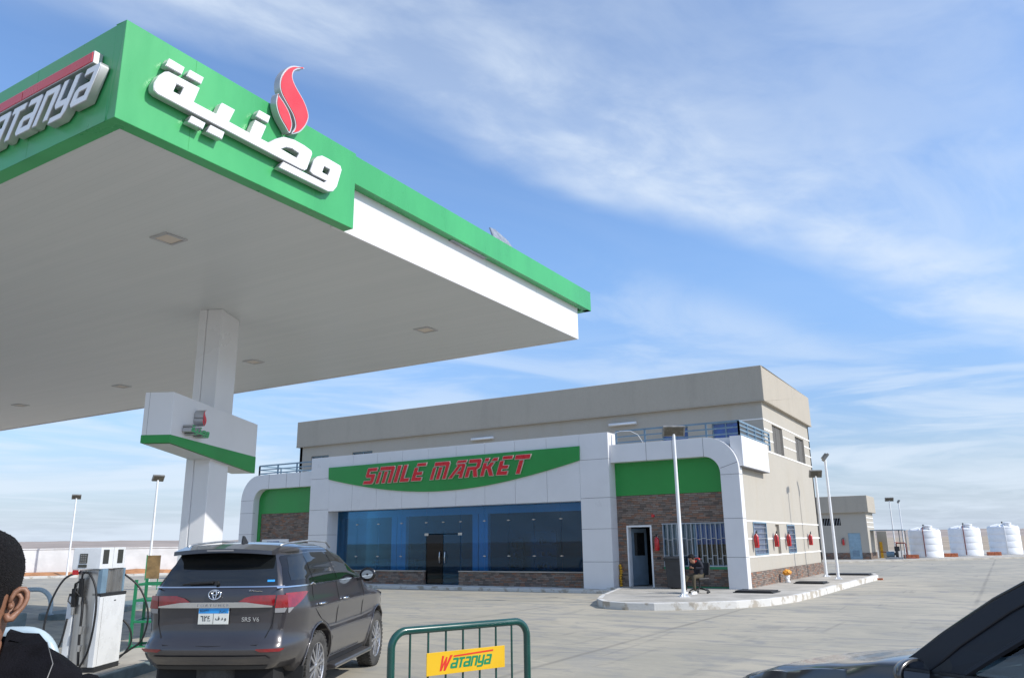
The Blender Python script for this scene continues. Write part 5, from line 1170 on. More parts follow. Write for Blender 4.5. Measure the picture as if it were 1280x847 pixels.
    C1.patch([(.635, sg*.60, sg*.80), (.68, sg*.55, sg*.84), (.70, sg*.56, sg*.84)], 8, 1, .006, 'rear').build('bumper_reflector', 'lens_r', t, smooth=True)
    C1.patch([(.80, 3.33, 3.45), (.95, 3.05, 3.35)], 6, sg, .006).build('headlight', 'lens_w', t)
# tailgate details
rp = lambda rows, nm, m, n=24, e=.005: C1.patch(rows, n, 1, e, 'rear').build(nm, m, t, smooth=True)
rp([(1.352, -.70, .70), (1.50, -.665, .665), (1.66, -.61, .61), (1.735, -.58, .58)], 'rear_window', 'glass_suv', 30, .006)
rp([(1.333, -.78, .78), (1.350, -.775, .775)], 'chrome_strip', 'chrome', 30, .009)
b = MB()
b.loft([[C1.rear(y, 1.125, .008), C1.rear(y, 1.125, .035), C1.rear(y, 1.140+.042*min(1, max(0, (.68-abs(y))/.30)), .036), C1.rear(y, 1.145+.042*min(1, max(0, (.68-abs(y))/.30)), .008)] for y in [-.68+1.36*k/24 for k in range(25)]]); b.build('tailgate_chrome_bar', 'chrome', t, smooth=True, auto=30)
def tg_seam(pts, w=.005):
    bb = MB(); bb.tube([C1.rear(y, z, .0015) for y, z in pts], w, 5); bb.build('tailgate_seam', 'shade_black', t)
tg_seam([(-.70, 1.33), (-.695, 1.1), (-.68, .95), (-.60, .78), (-.55, .745), (0, .735), (.55, .745), (.60, .78), (.68, .95), (.695, 1.1), (.70, 1.33)])
rp([(.42, -.66, .66), (.50, -.70, .70), (.56, -.66, .66)], 'bumper_insert', 'paint', 24, .016)
rp([(.30, -.62, .62), (.37, -.66, .66)], 'bumper_lower_valance', 'dark', 24, .008)
b = MB(); b.loft([[(-.62, y, 1.80-.07*abs(y)**2), (-.96+.30*abs(y)**3, y, 1.748-.08*abs(y)**2), (-.965+.30*abs(y)**3, y, 1.705-.08*abs(y)**2), (-.78, y, 1.70-.08*abs(y)**2)] for y in [-.60+1.20*k/20 for k in range(21)]]); b.build('roof_spoiler', 'paint', t, smooth=True, auto=40)
b = MB(); b.box(-.972, -.95, -.16, .16, 1.722, 1.736); b.build('high_brake_lamp', 'lens_w', t)
b = MB(); b.tube([C1.rear(.33, 1.385, .02), C1.rear(.05, 1.40, .03)], .014, 8); b.cyl(C1.rear(.0, 1.39, .0), C1.rear(.0, 1.39, .04), .022); b.tube([C1.rear(.42, 1.375, .012), C1.rear(.0, 1.41, .018)], .008, 6); b.build('rear_wiper', 'black', t)
# badge: three interlocked ovals
def oval(cx, cz, rx_, rz_, r_): return [C1.rear(cx+rx_*math.cos(2*math.pi*k/28), cz+rz_*math.sin(2*math.pi*k/28), .016) for k in range(28)]
b = MB(); b.tube(oval(0, 1.262, .072, .050, 0), .0075, 8, True); b.tube(oval(0, 1.277, .042, .018, 0), .006, 8, True); b.tube(oval(0, 1.262, .020, .046, 0), .006, 8, True); b.build('rear_badge', 'chrome', t, smooth=True)
def rtxt(txt, y, z, size, nm, m, par, eps, shear=0, dx=-1.0, bold=0, sx=1):
    me = text_mesh(txt, size, .003, shear, bold=bold); me.transform(Matrix.Diagonal((sx, 1, 1, 1))); return place(me, nm, m, par, (dx-eps, y, z), (0, -1, 0), (0, 0, 1), world=False)
rtxt('SR5 V6', -.44, 1.0, .062, 'grade_badge', 'chrome', t, .012, dx=C1.rx(.44, 1.0), bold=.001, sx=1.15)
rtxt('F O R T U N E R', 0, 1.150, .036, 'bar_lettering', 'alloy', t, .040, 0, dx=C1.rx(0, 1.15), sx=1.5)
b = MB(); b.tube([C1.rear(y, z, .008) for y, z in ((-.40, 1.295), (-.41, 1.31), (-.42, 1.295), (-.44, 1.305), (-.45, 1.295), (-.47, 1.30), (-.49, 1.292), (-.52, 1.297), (-.55, 1.29))], .004, 5); b.build('dealer_script', 'chrome', t)
pr0 = C1.rx(0, .9)-.012
b = MB(); b.box(pr0-.006, pr0, -.19, .17, .955, 1.125); pl8 = b.build('number_plate', 'plate_w', t, .002)
b = MB(); b.box(pr0-.0075, pr0-.006, -.187, .167, 1.068, 1.122); b.build('plate_band', 'plate_b', pl8)
b = MB(); b.box(pr0-.0075, pr0-.006, -.012, -.008, .96, 1.066); b.build('plate_divider', 'ink', pl8)
rtxt('EGYPT', .10, 1.094, .036, 'plate_text', 'ink', pl8, 0, dx=pr0-.0076); rtxt('مصر', -.12, 1.094, .040, 'plate_text', 'ink', pl8, 0, dx=pr0-.0076)
rtxt('٦٢٤', .082, 1.012, .080, 'plate_number', 'ink', pl8, 0, dx=pr0-.0066, bold=.0012, sx=1.0); rtxt('ف د و'[::-1] if False else 'ف د و', -.10, 1.016, .052, 'plate_number', 'ink', pl8, 0, dx=pr0-.0066, bold=.001)
b = MB(); b.prism([(0, 0), (.16, 0), (.05, .07), (.02, .075)], lambda u, v: (-.40+u*1.1, -.014, 1.80+v*1.25), lambda u, v: (-.40+u*1.1, .014, 1.80+v*1.25)); b.build('antenna_fin', 'dark', t, .006)
b = MB(); b.tube([(-.85, -.45, .30), (-1.02, -.45, .28)], .035, 12); b.build('exhaust', 'galv', t, smooth=True)
b = MB(); b.cyl((-.6, -.0, .36), (-.6, 0, .56), .34, n=28); b.build('spare_wheel', 'tyre', t)
b = MB(); b.box(-.1, .1, -.7, .7, .30, .40); b.build('rear_axle', 'shade_black', t)
rp([(1.40, -.66, -.58), (1.425, -.655, -.575)], 'window_sticker', 'plate_b', 4, .008)

# ---- dark hatchback in the right foreground: nose to the left, driver's side to us
CA = R(62)      # heading, anticlockwise from +Y
t = thing('foreground_car', 'dark car cut off by the right edge, its mirror and windscreen pillar showing', 'car', (1.575, 5.31, 0), CA+R(90))
C2 = Car(top=[(-.7, 1.1), (-.55, 1.55), (-.2, 1.65), (.6, 1.69), (1.05, 1.66), (1.4, 1.53), (1.95, 1.13), (2.10, 1.075), (2.6, .995), (3.1, .925), (3.5, .82), (3.68, .70), (3.78, .6)],
    wid=[(.22, .74), (.35, .81), (.5, .84), (.7, .855), (.85, .855), (.95, .835), (1.0, .81), (1.2, .74), (1.45, .65), (1.60, .57), (1.66, .35), (1.69, 0)],
    xr=[(.22, -.62), (.5, -.72), (.9, -.70), (1.2, -.6), (1.69, -.45)], xf=[(.22, 3.62), (.5, 3.75), (.7, 3.78), (.9, 3.66), (1.1, 3.55), (1.69, 3.45)], belt=1.0, roof=1.69, arches=(0, 2.90), zb=.22, plan=(.06, .4, .10, .7))
C2.ra = .37; C2.zc = .31
# lower body and bonnet
V = C2.body([.22, .3, .4, .5, .6, .7, .8, .88, .95, 1.0, 1.06, 1.12, 1.2, 1.3, 1.4, 1.5, 1.58, 1.64, 1.67, 1.69], 130)
bad = [f for f in V.b.faces if (lambda c: c.z > .985 and -.32 < c.x < 1.98 and (c.z < lerp_tab(C2.top, c.x)-.14 or c.x > 1.12))(f.calc_center_median())]
bmesh.ops.delete(V.b, geom=bad, context='FACES')
V.build('body', 'paint2', t, smooth=True, auto=50, dbl=False)
for sg in (-1, 1):
    def ap(x, z, e=0): return C2.side(x, z, sg, e)
    # pillars
    b = MB(); A = [Vector((2.03, sg*.775, 1.02)), Vector((1.80, sg*.74, 1.195)), Vector((1.50, sg*.69, 1.40)), Vector((1.22, sg*.64, 1.56)), Vector((.95, sg*.60, 1.64))]
    b.loft([[p+Vector((dx*w_, sg*dy, dz*w_)) for dx, dy, dz in ((.045, -.035, .03), (.03, .012, .03), (-.05, .02, -.035), (-.06, -.02, -.04))] for p, w_ in zip(A, (1.35, 1.1, 1, .9, .8))]); b.build('windscreen_pillar', 'pillar', t, .008, smooth=False)
    for xb_, xt_, zt_p in ((.72, .62, 1.63), (-.34, -.24, 1.53)):
        b = MB(); b.bar(ap(xb_, 1.0, -.03), (xt_, sg*.59, zt_p), .09, .05); b.build('door_pillar', 'dark', t, .005)
    b = MB(); b.tube([Vector((1.86, sg*.80, 1.005)), Vector((.74, sg*.825, 1.012))], .014, 6); b.build('window_seal', 'black', t)
    b = MB(); fr = [Vector((1.70, sg*.80, 1.02)), Vector((1.54, sg*.775, 1.13)), Vector((1.36, sg*.74, 1.25)), Vector((1.10, sg*.69, 1.40)), Vector((.70, sg*.64, 1.53))]; b.tube(fr, .020, 6); ou = [a+Vector((-.05, sg*.006, -.035)) for a in A]; b.grid([ou, [f_+Vector((0, sg*.006, 0)) for f_ in fr]]); b.build('window_frame', 'pillar', t)
    b = MB(); b.grid([[Vector((1.80, sg*.79, 1.02)), Vector((1.3, sg*.80, 1.02)), Vector((.74, sg*.80, 1.02))], [Vector((1.58, sg*.73, 1.22)), Vector((1.2, sg*.725, 1.22)), Vector((.72, sg*.725, 1.22))], [Vector((1.12, sg*.635, 1.53)), Vector((.9, sg*.625, 1.57)), Vector((.66, sg*.615, 1.59))]]); b.build('side_window', 'glass_clear', t)
    b = MB(); b.tube([p+Vector((.042, -sg*.002, .028)) for p in A], .011, 8); b.build('pillar_highlight', 'gloss', t, smooth=True)  # gloss tube added along the pillar edge to catch a highlight
    # mirror
    mp_ = Vector((1.90, sg*.99, 1.015))
    b = MB(); bmesh.ops.create_uvsphere(b.b, u_segments=28, v_segments=16, radius=1)
    for v in b.b.verts:
        sx_ = .10 if v.co.x > 0 else .02; v.co = Vector((mp_.x+v.co.x*sx_, mp_.y+v.co.y*.140*(1-.15*max(0, v.co.x)), mp_.z+v.co.z*.085*(1+.12*v.co.y*-sg)))
    mh = b.build('door_mirror', 'paint2', t, smooth=True)
    b = MB(); b.grid([[mp_+Vector((-.0215, .122*u*math.sqrt(1-.45*v*v), .070*v*math.sqrt(1-.45*u*u))) for u in [k/8-1 for k in range(17)]] for v in [k/8-1 for k in range(17)]]); b.build('mirror_glass', 'mirror', mh)
    b = MB(); b.bar((mp_.x+.06, sg*.80, 1.0), (mp_.x+.05, sg*.92, 1.02), .09, .035); b.build('mirror_arm', 'black', mh)
    b = MB(); b.prism([(1.93, 1.0), (1.66, 1.0), (1.66, 1.08), (1.80, 1.10)], lambda x, z: (x, sg*(.80-(z-1.0)*.4), z), lambda x, z: (x, sg*(.785-(z-1.0)*.4), z)); b.build('sail_panel', 'black', t)
    wheel(t, 0, sg*.74, .31, .20, sg, 5); wheel(t, 2.90, sg*.74, .31, .20, sg, 5)
    C2.patch([(.62, 3.40, 3.48), (.78, 3.20, 3.40)], 8, sg, .006).build('headlight', 'lens_w', t)
b = MB(); b.grid([[Vector((2.04, .76*u, 1.06-.02*u*u)) for u in [k/8-1 for k in range(17)]], [Vector((1.52, .69*u, 1.415-.03*u*u)) for u in [k/8-1 for k in range(17)]], [Vector((1.12, .62*u, 1.63-.03*u*u)) for u in [k/8-1 for k in range(17)]]]); b.build('windscreen', 'glass_clear', t, smooth=True)
b = MB(); b.box(1.35, 2.0, -.74, .74, .55, .95); b.box(1.5, 1.98, -.72, .72, .95, 1.02); b.box(1.30, 1.5, .18, .60, .86, 1.0); b.build('dashboard', 'dash', t, .04)
b = MB(); pts = [Vector((1.18+.06*math.sin(a), .38+.18*math.cos(a), .93+.17*math.sin(a))) for a in [2*math.pi*k/24 for k in range(24)]]; b.tube(pts, .014, 8, True); b.bar((1.2, .38, .93), (1.4, .38, .88), .05); b.build('steering_wheel', 'black', t, smooth=False)
for y in (-.38, .38):
    b = MB(); b.box(.35, .85, y-.24, y+.24, .35, .58); b.bar((.38, y, .55), (.18, y, 1.08), .46, .14, up=(0, 1, 0)); b.bar((.17, y, 1.10), (.13, y, 1.26), .26, .10, up=(0, 1, 0)); b.build('seat', 'dash', t, .05)
b = MB(); b.box(-.5, 2.2, -.74, .74, .24, .32); b.box(-.45, 3.0, -.60, .60, .3, .5); b.build('cabin_floor', 'shade_black', t)
b = MB(); b.tube([(2.03, -.6, 1.03), (2.0, -.1, 1.05), (1.9, .15, 1.10)], .008, 6); b.tube([(2.05, .05, 1.03), (2.0, .5, 1.05), (1.9, .68, 1.10)], .008, 6); b.build('windscreen_wiper', 'black', t)
C2.patch([(1.12, -.56, .56), (1.30, -.54, .54), (1.50, -.48, .48)], 12, 1, .008, 'rear').build('rear_window', 'glass_suv', t, smooth=True)
for sg in (-1, 1): C2.patch([(.78, sg*.50, sg*.74), (.95, sg*.52, sg*.74)], 6, 1, .008, 'rear').build('tail_lamp', 'lens_r', t, smooth=True)
# ================================================================== people
def skin_mesh(name, verts, edges, radii, m, parent, sub=2, root=0, tf=None):
    me = bpy.data.meshes.new(name); me.from_pydata([Vector(v) for v in verts], edges, []); o = bpy.data.objects.new('tmp', me); COL.objects.link(o)
    md = o.modifiers.new('s', 'SKIN'); md.use_smooth_shade = True
    for i, r in enumerate(radii):
        r = r if isinstance(r, tuple) else (r, r); me.skin_vertices[0].data[i].radius = r
        me.skin_vertices[0].data[i].use_root = (i == root)
    sb = o.modifiers.new('u', 'SUBSURF'); sb.levels = sub; sb.render_levels = sub
    bpy.context.view_layer.update()
    out = bpy.data.meshes.new_from_object(o.evaluated_get(bpy.context.evaluated_depsgraph_get())); bpy.data.objects.remove(o); out.materials.clear(); out.materials.append(M[m])
    for p in out.polygons: p.use_smooth = True
    if tf: out.transform(tf)
    out.name = name
    return link(name, out, parent)
def merge_into(o, others):
    """join meshes into o's mesh (same material)"""
    bb = bmesh.new(); bb.from_mesh(o.data)
    for q in others: bb.from_mesh(q.data)
    bb.to_mesh(o.data); bb.free()
    for q in others: bpy.data.objects.remove(q)
    for p in o.data.polygons: p.use_smooth = True
def head_mesh(bb, cx, cy, z0, s=1.0, tilt=0.0, yaw=0.0):
    """head facing -Y; z0 = chin height; sections (z, front, back, half width)"""
    sec = [(-.055, -.045, .060, .068), (-.03, -.048, .060, .067), (-.008, -.066, .060, .065), (.0, -.082, .060, .061), (.012, -.094, .060, .063), (.03, -.097, .064, .066), (.05, -.094, .070, .0695), (.072, -.095, .078, .0715), (.092, -.093, .086, .0735), (.112, -.089, .093, .0755), (.125, -.093, .096, .0765), (.14, -.094, .099, .0775), (.16, -.091, .100, .0775), (.18, -.084, .096, .0745), (.20, -.070, .086, .067), (.218, -.048, .066, .053), (.230, -.022, .040, .032), (.2345, 0, .012, .010)]
    rings = []; n = 40
    for z, f, bk, w in sec:
        r = []
        for k in range(n):
            a = 2*math.pi*k/n; c, s_ = math.cos(a), math.sin(a)
            x = w*math.copysign(abs(c)**.86, c); y = (bk if s_ > 0 else -f)*math.copysign(abs(s_)**.86, s_)
            # eye sockets, nose, lips
            fr = max(0, -s_)
            if .105 < z < .13: y += .010*math.exp(-((abs(x)-.032)/.016)**2)*fr
            nose = math.exp(-(x/.011)**2)*fr
            if .05 < z < .125: y -= nose*(.024*(1-abs(z-.074)/.055) if z < .13 else 0)
            if .028 < z < .05: y -= .006*math.exp(-(x/.022)**2)*fr
            r.append((x, y, z))
        rings.append(r)
    MM = Matrix.Translation((cx, cy, z0)) @ Matrix.Rotation(yaw, 4, 'Z') @ Matrix.Rotation(tilt, 4, 'X') @ Matrix.Scale(s, 4)
    bb.loft([[MM @ Vector(p) for p in r] for r in rings]); return MM, sec
def ear(bb, MM, sg):
    # helix rim, lobe, antihelix and concha
    base = Vector((sg*.0765, .010, .098))
    out = Vector((sg*.78, .62, 0)).normalized(); up = Vector((0, .16, .99)).normalized(); fw_ = Vector((sg*.55, -.0, 0))
    def P(u, v, d=0): # u backwards/outwards, v up
        return MM @ (base+out*(u*.027)+up*(v*.027)+Vector((sg*d*.6, -d*.8, 0)))
    helix = [(.02, .10), (.10, .50), (.22, .80), (.48, 1.0), (.78, .98), (1.0, .72), (1.06, .35), (1.0, 0), (.86, -.32), (.66, -.58), (.48, -.80), (.34, -.98), (.14, -1.02), (.02, -.82), (0, -.62)]
    bb.tube([P(u, v, .004) for u, v in helix], [.0035, .0045, .005, .0053, .0053, .005, .0047, .0045, .0045, .005, .006, .0075, .0075, .006, .004], 8)
    anti = [(.30, .62), (.55, .60), (.72, .35), (.72, 0), (.58, -.30), (.38, -.46)]
    bb.tube([P(u, v, .0015) for u, v in anti], [.003, .004, .0045, .0045, .004, .003], 8)
    bb.tube([P(.06, .05, .003), P(.14, -.16, .007), P(.08, -.36, .004)], [.003, .0055, .003], 8)
    ring = [P(u*.92, v*.94, -.003) for u, v in helix]; c = bb.b.verts.new(P(.42, .0, -.010)); vs = [bb.b.verts.new(p) for p in ring]; n = len(vs)
    for i in range(n): bb.b.faces.new((vs[i], vs[(i+1) % n], c))
    ring2 = [P(u*.98, v*.98, -.004) for u, v in helix]; c2 = bb.b.verts.new(MM @ (base+Vector((sg*-.004, .01, 0)))); vs2 = [bb.b.verts.new(p) for p in ring2]
    for i in range(n): bb.b.faces.new((vs2[(i+1) % n], vs2[i], c2))
def hair_cap(name, MM, sec, parent, low=.102, thick=.0032, m='hair', seed=3):
    bb = MB(); rings = []; n = 72; k2 = []
    zs_ = [i*.0045 for i in range(53)]+[.2385]
    def at(z):
        z = min(z, .2345)
        for a, c in zip(sec[:-1], sec[1:]):
            if z <= c[0]: q = (z-a[0])/(c[0]-a[0]); return tuple(a[i]+(c[i]-a[i])*q for i in range(4))
        return sec[-1]
    rows = []
    for z in zs_:
        _, f, bk, w = at(z); r = []
        for k in range(n):
            a = 2*math.pi*k/n; c, s_ = math.cos(a), math.sin(a)
            line = .030+(.0 if s_ > .5 else 0)
            # hairline: nape low at the back, round the ear, sideburn, forehead
            if s_ > .35: hl = .078
            elif s_ > -.05: hl = .078+.044*((.35-s_)/.4)
            elif s_ > -.32: hl = .085
            else: hl = .085+.095*min(1, (-s_-.32)/.22)
            tk = thick*(1+1.6*max(0, min(1, (z-.13)/.08)))*(1 if z > hl+.012 else max(0.0, (z-hl)/.012)) - (.004 if z <= hl else 0)
            tk += .0006*noise.noise(Vector((c*9, s_*9, z*60)))
            x = w*math.copysign(abs(c)**.86, c); y = (bk if s_ > 0 else -f)*math.copysign(abs(s_)**.86, s_)
            d = Vector((x, y, 0)).normalized() if z < .2 else Vector((x, y, .03+(z-.2)*2)).normalized()
            p = Vector((x, y, min(z, .2345)))+d*tk; r.append(MM @ p)
        rows.append(r)
    bb.loft(rows, True, False)
    top = bb.b.verts.new(MM @ Vector((0, .004, .2345+thick*2.3))); bb.b.verts.ensure_lookup_table(); last = [v for v in bb.b.verts][-1-n:-1]
    for i in range(n): bb.b.faces.new((last[i], last[(i+1) % n], top))
    # short strands over the scalp
    rg = random.Random(seed)
    for _ in range(2600 if parent.get('label', '').startswith('man') else 300):
        i = rg.randrange(6, len(rows)-1); k = rg.randrange(n); z = zs_[i]; a = 2*math.pi*k/n; s_ = math.sin(a)
        hl = .078 if s_ > .35 else .078+.044*((.35-s_)/.4) if s_ > -.05 else .085 if s_ > -.32 else .085+.095*min(1, (-s_-.32)/.22)
        if z < hl+.004: continue
        q = rg.random(); p0 = Vector(rows[i][k]).lerp(Vector(rows[i][(k+1) % n]), q)
        cen = MM @ Vector((0, 0, .12)); o_ = (p0-cen).normalized(); o_ = (o_+Vector((rg.uniform(-.35, .35), rg.uniform(-.35, .35), rg.uniform(-.1, .5)))).normalized(); o_ = (o_*.55+(MM.to_3x3() @ Vector((0, -.3, -1)))*.6).normalized()
        sd_ = o_.orthogonal().normalized()*.0006; L_ = .0022+.0015*rg.random()
        vs = [bb.b.verts.new(p0-sd_-o_*.002), bb.b.verts.new(p0+sd_-o_*.002), bb.b.verts.new(p0+o_*L_)]; bb.b.faces.new(vs)
    return bb.build(name, m, parent, smooth=True, recalc=False, dbl=False)
def hand(parent_list, wrist, fwd, palm_n, s=1.0, curl=.5, side=1):
    """skinned hand chains returned as (verts, edges, radii) added to the lists; fwd = direction of the fingers"""
    V, E_, R_ = parent_list; f = Vector(fwd).normalized(); nn = Vector(palm_n).normalized(); x = f.cross(nn).normalized()*side
    w = Vector(wrist); base = len(V); V.append(w); R_.append((.026*s, .018*s)); V.append(w+f*.045*s); R_.append((.036*s, .015*s)); E_.append((base, base+1))
    for k, (off, L) in enumerate(((-.030, .072), (-.010, .082), (.010, .078), (.029, .062))):
        p = w+f*.085*s+x*off*s; i0 = len(V); V.append(w+f*.06*s+x*off*.8*s); R_.append(.010*s); E_.append((base+1, i0)); prev = i0; d = f.copy()
        for j in range(3):
            d = (d+nn*curl*.6).normalized(); p_ = V[prev]+d*L*s*(.42, .32, .26)[j]; V.append(p_); R_.append((.0088-.001*j)*s); E_.append((prev, len(V)-1)); prev = len(V)-1
    i0 = len(V); V.append(w+f*.03*s-x*.034*s+nn*.006*s); R_.append(.011*s); E_.append((base+1, i0)); d = (f-x*.9+nn*.3).normalized(); V.append(V[i0]+d*.034*s); R_.append(.0095*s); E_.append((i0, i0+1)); V.append(V[i0+1]+(d+f*.7).normalized()*.028*s); R_.append(.008*s); E_.append((i0+1, i0+2))
    return base
# ---- man in the left foreground, facing -Y
t = thing('person', 'man with short black hair in a black suit jacket cut off by the left edge', 'person', (-1.715, .79, -.006), R(58))
bb = MB(); MM, sec = head_mesh(bb, 0, 0, 1.585, 1.0, yaw=R(-24)); ear(bb, MM, 1); ear(bb, MM, -1)
# neck running down into the collar
bb.loft([[(w*math.cos(2*math.pi*k/28), .012+d*math.sin(2*math.pi*k/28)+oy, z) for k in range(28)] for z, w, d, oy in ((1.34, .14, .10, -.012), (1.42, .135, .096, -.012), (1.47, .12, .088, -.014), (1.50, .105, .082, -.014), (1.53, .093, .076, -.014), (1.56, .083, .070, -.012), (1.60, .073, .064, -.008), (1.625, .064, .058, -.002))])
face_o = bb.build('body', 'skin', t, smooth=True)
LS = ([], [], [])
for sg in (-1, 1):
    b0 = len(LS[0]); hand(LS, (sg*.30, .0, .80), (0, -.12, -1), (-sg*1.0, 0, 0), 1.0, .45, sg)
ho = []
for sg in (-1, 1):
    L_ = ([], [], []); hand(L_, (sg*.29, -.02, .82), (0, -.12, -1), (-sg*1.0, 0, 0), 1.0, .45, sg); k0 = len(L_[0]); L_[0].extend([(sg*.29, .0, .95), (sg*.28, .02, 1.14), (sg*.22, .02, 1.44), (0, .03, 1.46)]); L_[2].extend([.026, .034, .042, .045]); L_[1].extend([(0, k0), (k0, k0+1), (k0+1, k0+2), (k0+2, k0+3)]); ho.append(skin_mesh('hand', L_[0], L_[1], L_[2], 'skin', None, 1))
merge_into(face_o, ho)
hair_cap('hair', MM, sec, t)
for sg in (-1, 1):
    b = MB(); c = MM @ Vector((sg*.032, -.083, .115)); bmesh.ops.create_uvsphere(b.b, u_segments=14, v_segments=10, radius=.0115)
    for v in b.b.verts: v.co += c
    e = b.build('eye', 'letter_w', t, smooth=True); b = MB(); b.cyl(c+Vector((0, -.0105, 0)), c+Vector((0, -.0122, 0)), .0052, n=12); b.build('iris', 'ink', e)
    b = MB(); b.tube([MM @ Vector((sg*x, y, z)) for x, y, z in ((.016, -.097, .131), (.032, -.097, .136), (.050, -.084, .131))], .0035, 6); b.build('eyebrow', 'hair', t, smooth=True)
b = MB(); b.tube([MM @ Vector((x, y, .036)) for x, y in ((-.022, -.094), (0, -.104), (.022, -.094))], .0042, 8); b.build('lips', 'skin2', t, smooth=True)
# jacket: torso loft with shoulders, sleeves
def ring(z, w, d, oy=0, n=88, p=.8, dz=0):
    return [(w*math.copysign(abs(math.cos(2*math.pi*k/n))**p, math.cos(2*math.pi*k/n)), oy+d*math.copysign(abs(math.sin(2*math.pi*k/n))**p, math.sin(2*math.pi*k/n)), z-dz*abs(math.cos(2*math.pi*k/n))**2) for k in range(n)]
b = MB(); b.loft([ring(.82, .215, .145, 0), ring(.95, .205, .14), ring(1.08, .19, .13), ring(1.22, .205, .135), ring(1.34, .225, .14, .005), ring(1.43, .225, .13, .01), ring(1.51, .226, .118, .015, dz=.008), ring(1.565, .212, .105, .02, dz=.018), ring(1.592, .18, .096, .022, dz=.018), ring(1.605, .15, .090, .02, dz=.012), ring(1.612, .115, .085, .018, dz=.006), ring(1.616, .084, .081, .016), ring(1.59, .078, .076, .014)], True, False)
bmesh.ops.delete(b.b, geom=[f for f in b.b.faces if (lambda c: c.y < -.01 and c.z > 1.20 and abs(c.x) < .004+(c.z-1.2)*.30)(f.calc_center_median())], context='FACES')
jk = b.build('suit_jacket', 'suit', t, smooth=True)
sl_ = []
for sg in (-1, 1):
    q = skin_mesh('sleeve', [(sg*.17, .02, 1.515), (sg*.212, .02, 1.480), (sg*.250, .02, 1.33), (sg*.285, .025, 1.14), (sg*.295, .0, .95), (sg*.295, -.02, .835)], [(i, i+1) for i in range(5)], [.07, .078, .068, .06, .05, .046], 'suit', None, 2); sl_.append(q)
merge_into(jk, sl_)
for sg in (-1, 1):   # collar fold and lapel
    b = MB(); P = [((sg*.074, .085, 1.622), (sg*.11, .100, 1.606)), ((sg*.074, .03, 1.620), (sg*.130, .035, 1.614)), ((sg*.074, -.02, 1.594), (sg*.148, -.035, 1.604)), ((sg*.072, -.078, 1.545), (sg*.165, -.100, 1.572)), ((sg*.052, -.125, 1.475), (sg*.145, -.140, 1.490)), ((sg*.020, -.142, 1.34), (sg*.075, -.146, 1.38)), ((sg*.005, -.15, 1.20), (sg*.012, -.152, 1.21))]
    b.loft([[Vector(i_), Vector(o_), Vector(o_)+Vector((0, -.006, .008)), Vector(i_)+Vector((0, -.008, .008))] for i_, o_ in P]); b.build('lapel', 'suit', t, .002)
    b = MB(); b.tube([Vector(o_)+Vector((0, -.005, .007)) for i_, o_ in P[2:5]], .0010, 6); b.build('lapel_piping', 'floodh', t, smooth=True)
b = MB(); b.loft([ring(1.30, .10, .125, .0, 28), ring(1.40, .150, .125, -.006, 28), ring(1.46, .128, .100, -.006, 28), ring(1.475, .115, .092, -.006, 28)], True, False); b.build('shirt', 'shirt', t, smooth=True)
b = MB(); q1 = skin_mesh('trousers', [(0, 0, .92), (0, 0, .84), (-.10, 0, .80), (-.11, -.01, .5), (-.115, .0, .10), (.10, 0, .80), (.11, -.01, .5), (.115, 0, .10)], [(0, 1), (1, 2), (2, 3), (3, 4), (1, 5), (5, 6), (6, 7)], [(.16, .12), (.16, .12), .10, .07, .062, .10, .07, .062], 'suit', t, 2, root=1)
for sg in (-1, 1):
    b = MB(); b.loft([[(sg*.115+w*c_, y, z) for c_, z in ((-1, .0), (1, .0), (.95, h*.6), (.5, h), (-.5, h), (-.95, h*.6))] for y, w, h in ((.09, .03, .06), (.07, .042, .10), (0, .045, .11), (-.08, .048, .08), (-.15, .045, .055), (-.19, .028, .04))]); b.build('shoe', 'black', t, smooth=True, auto=50)

# ---- seated man; local x forward
FA = math.atan2(-.90, -.40)
t = thing('person', 'man in dark jacket with red hood and olive trousers sitting on an office chair', 'person', (-8.22, 24.35, .19), FA)
HD = MB(); MM2, sec2 = head_mesh(HD, 0, 0, 0, .98)
HD.b.free()
T2 = Matrix.Translation((.23, 0, 1.01)) @ Matrix.Rotation(R(90), 4, 'Z') @ Matrix.Rotation(R(34), 4, 'X')   # face towards +x, bowed
bb = MB(); MMx, sec2 = head_mesh(bb, 0, 0, 0, 1.0); ear(bb, MMx, 1); ear(bb, MMx, -1)
bd = bb.build('body', 'skin2', t, smooth=True, tf=T2)
hs_ = []
for sg in (-1, 1):
    L_ = ([], [], []); hand(L_, (.30, sg*.085, .80), (.7, -sg*.7, .25), (-.3, -sg*.2, .9), 1.0, .5, -sg); hs_.append(skin_mesh('hand', L_[0], L_[1], L_[2], 'skin2', None, 1))
merge_into(bd, hs_)
t['label'] = 'seated person'
hair_cap('hair', T2, sec2, t, thick=.010)
t['label'] = 'man in dark jacket with red hood and olive trousers sitting on an office chair'; t.scale = (.93,)*3
jk = skin_mesh('jacket', [(0, 0, .50), (.0, 0, .66), (.05, 0, .86), (.11, 0, 1.02), (.14, 0, 1.07), (.10, .16, .99), (.10, -.16, .99), (.08, .25, .80), (.08, -.25, .80), (.28, .10, .79), (.28, -.10, .79)],
    [(0, 1), (1, 2), (2, 3), (3, 4), (3, 5), (3, 6), (5, 7), (7, 9), (6, 8), (8, 10)], [(.14, .18), (.13, .17), (.13, .18), (.10, .13), (.075, .075), .085, .085, .066, .066, .045, .045], 'navy', t, 2)
b = MB(); b.tube([(.10+.10*math.cos(a), .115*math.sin(a), 1.045-.05*math.cos(a)) for a in [2*math.pi*k/20 for k in range(20)]], .036, 10, True); b.build('hood', 'redcl', t, smooth=True)
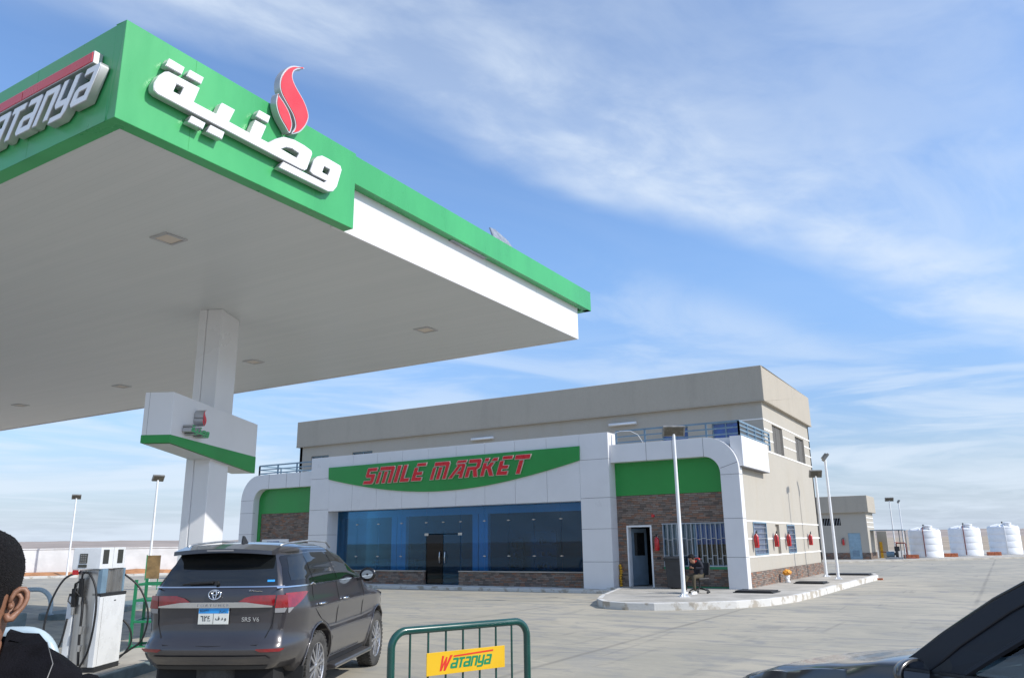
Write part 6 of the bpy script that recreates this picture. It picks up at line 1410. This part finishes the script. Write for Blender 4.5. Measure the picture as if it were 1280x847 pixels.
tr = skin_mesh('trousers', [(.0, 0, .54), (.02, .09, .52), (.44, .17, .53), (.46, .18, .28), (.44, .19, .10), (.02, -.09, .52), (.44, -.15, .53), (.50, -.16, .28), (.48, -.17, .10)], [(0, 1), (1, 2), (2, 3), (3, 4), (0, 5), (5, 6), (6, 7), (7, 8)], [(.11, .13), .095, .075, .058, .05, .095, .075, .058, .05], 'khaki', t, 2)
for sg, fx_ in ((1, .44), (-1, .48)):
    b = MB(); b.loft([[(fx_+x, sg*.18+w*c_, z) for c_, z in ((-1, 0), (1, 0), (.95, h*.6), (.5, h), (-.5, h), (-.95, h*.6))] for x, w, h in ((-.08, .03, .06), (-.05, .036, .08), (.03, .038, .08), (.11, .042, .06), (.16, .03, .04))]); b.build('trainer', 'white', t, smooth=True, auto=50)
b = MB(); b.box(.33, .42, -.035, .035, .86, .875); b.build('phone', 'ink', t, tf=None)
t = thing('office_chair', 'black swivel office chair under the seated man', 'office chair', (-8.22, 24.35, .19), FA)
b = MB(); b.box(-.22, .24, -.23, .23, .38, .46); b.build('seat', 'black', t, .03); b = MB(); b.loft([[(-.27-.05*math.sin(z_*3), y, .52+z_) for y in (-.2, -.1, 0, .1, .2)]+[(-.21-.05*math.sin(z_*3), y, .52+z_) for y in (.2, .1, 0, -.1, -.2)] for z_ in (0, .15, .3, .38)]); b.build('backrest', 'black', t, .02)
b = MB(); b.cyl((0, 0, .12), (0, 0, .38), .028); b.build('gas_lift', 'dark', t); b = MB(); b.bar((-.24, 0, .42), (-.27, 0, .56), .05, .015); b.build('back_bracket', 'dark', t)
for k in range(5):
    a = 2*math.pi*k/5+.3; b = MB(); b.tube([(.02*math.cos(a), .02*math.sin(a), .14), (.18*math.cos(a), .18*math.sin(a), .12), (.31*math.cos(a), .31*math.sin(a), .075)], [.028, .022, .016], 8); lg = b.build('leg', 'dark', t, smooth=True)
    b = MB(); b.cyl((.31*math.cos(a)-.02, .31*math.sin(a), .03), (.31*math.cos(a)+.02, .31*math.sin(a), .03), .03, n=12); b.build('castor', 'black', lg)
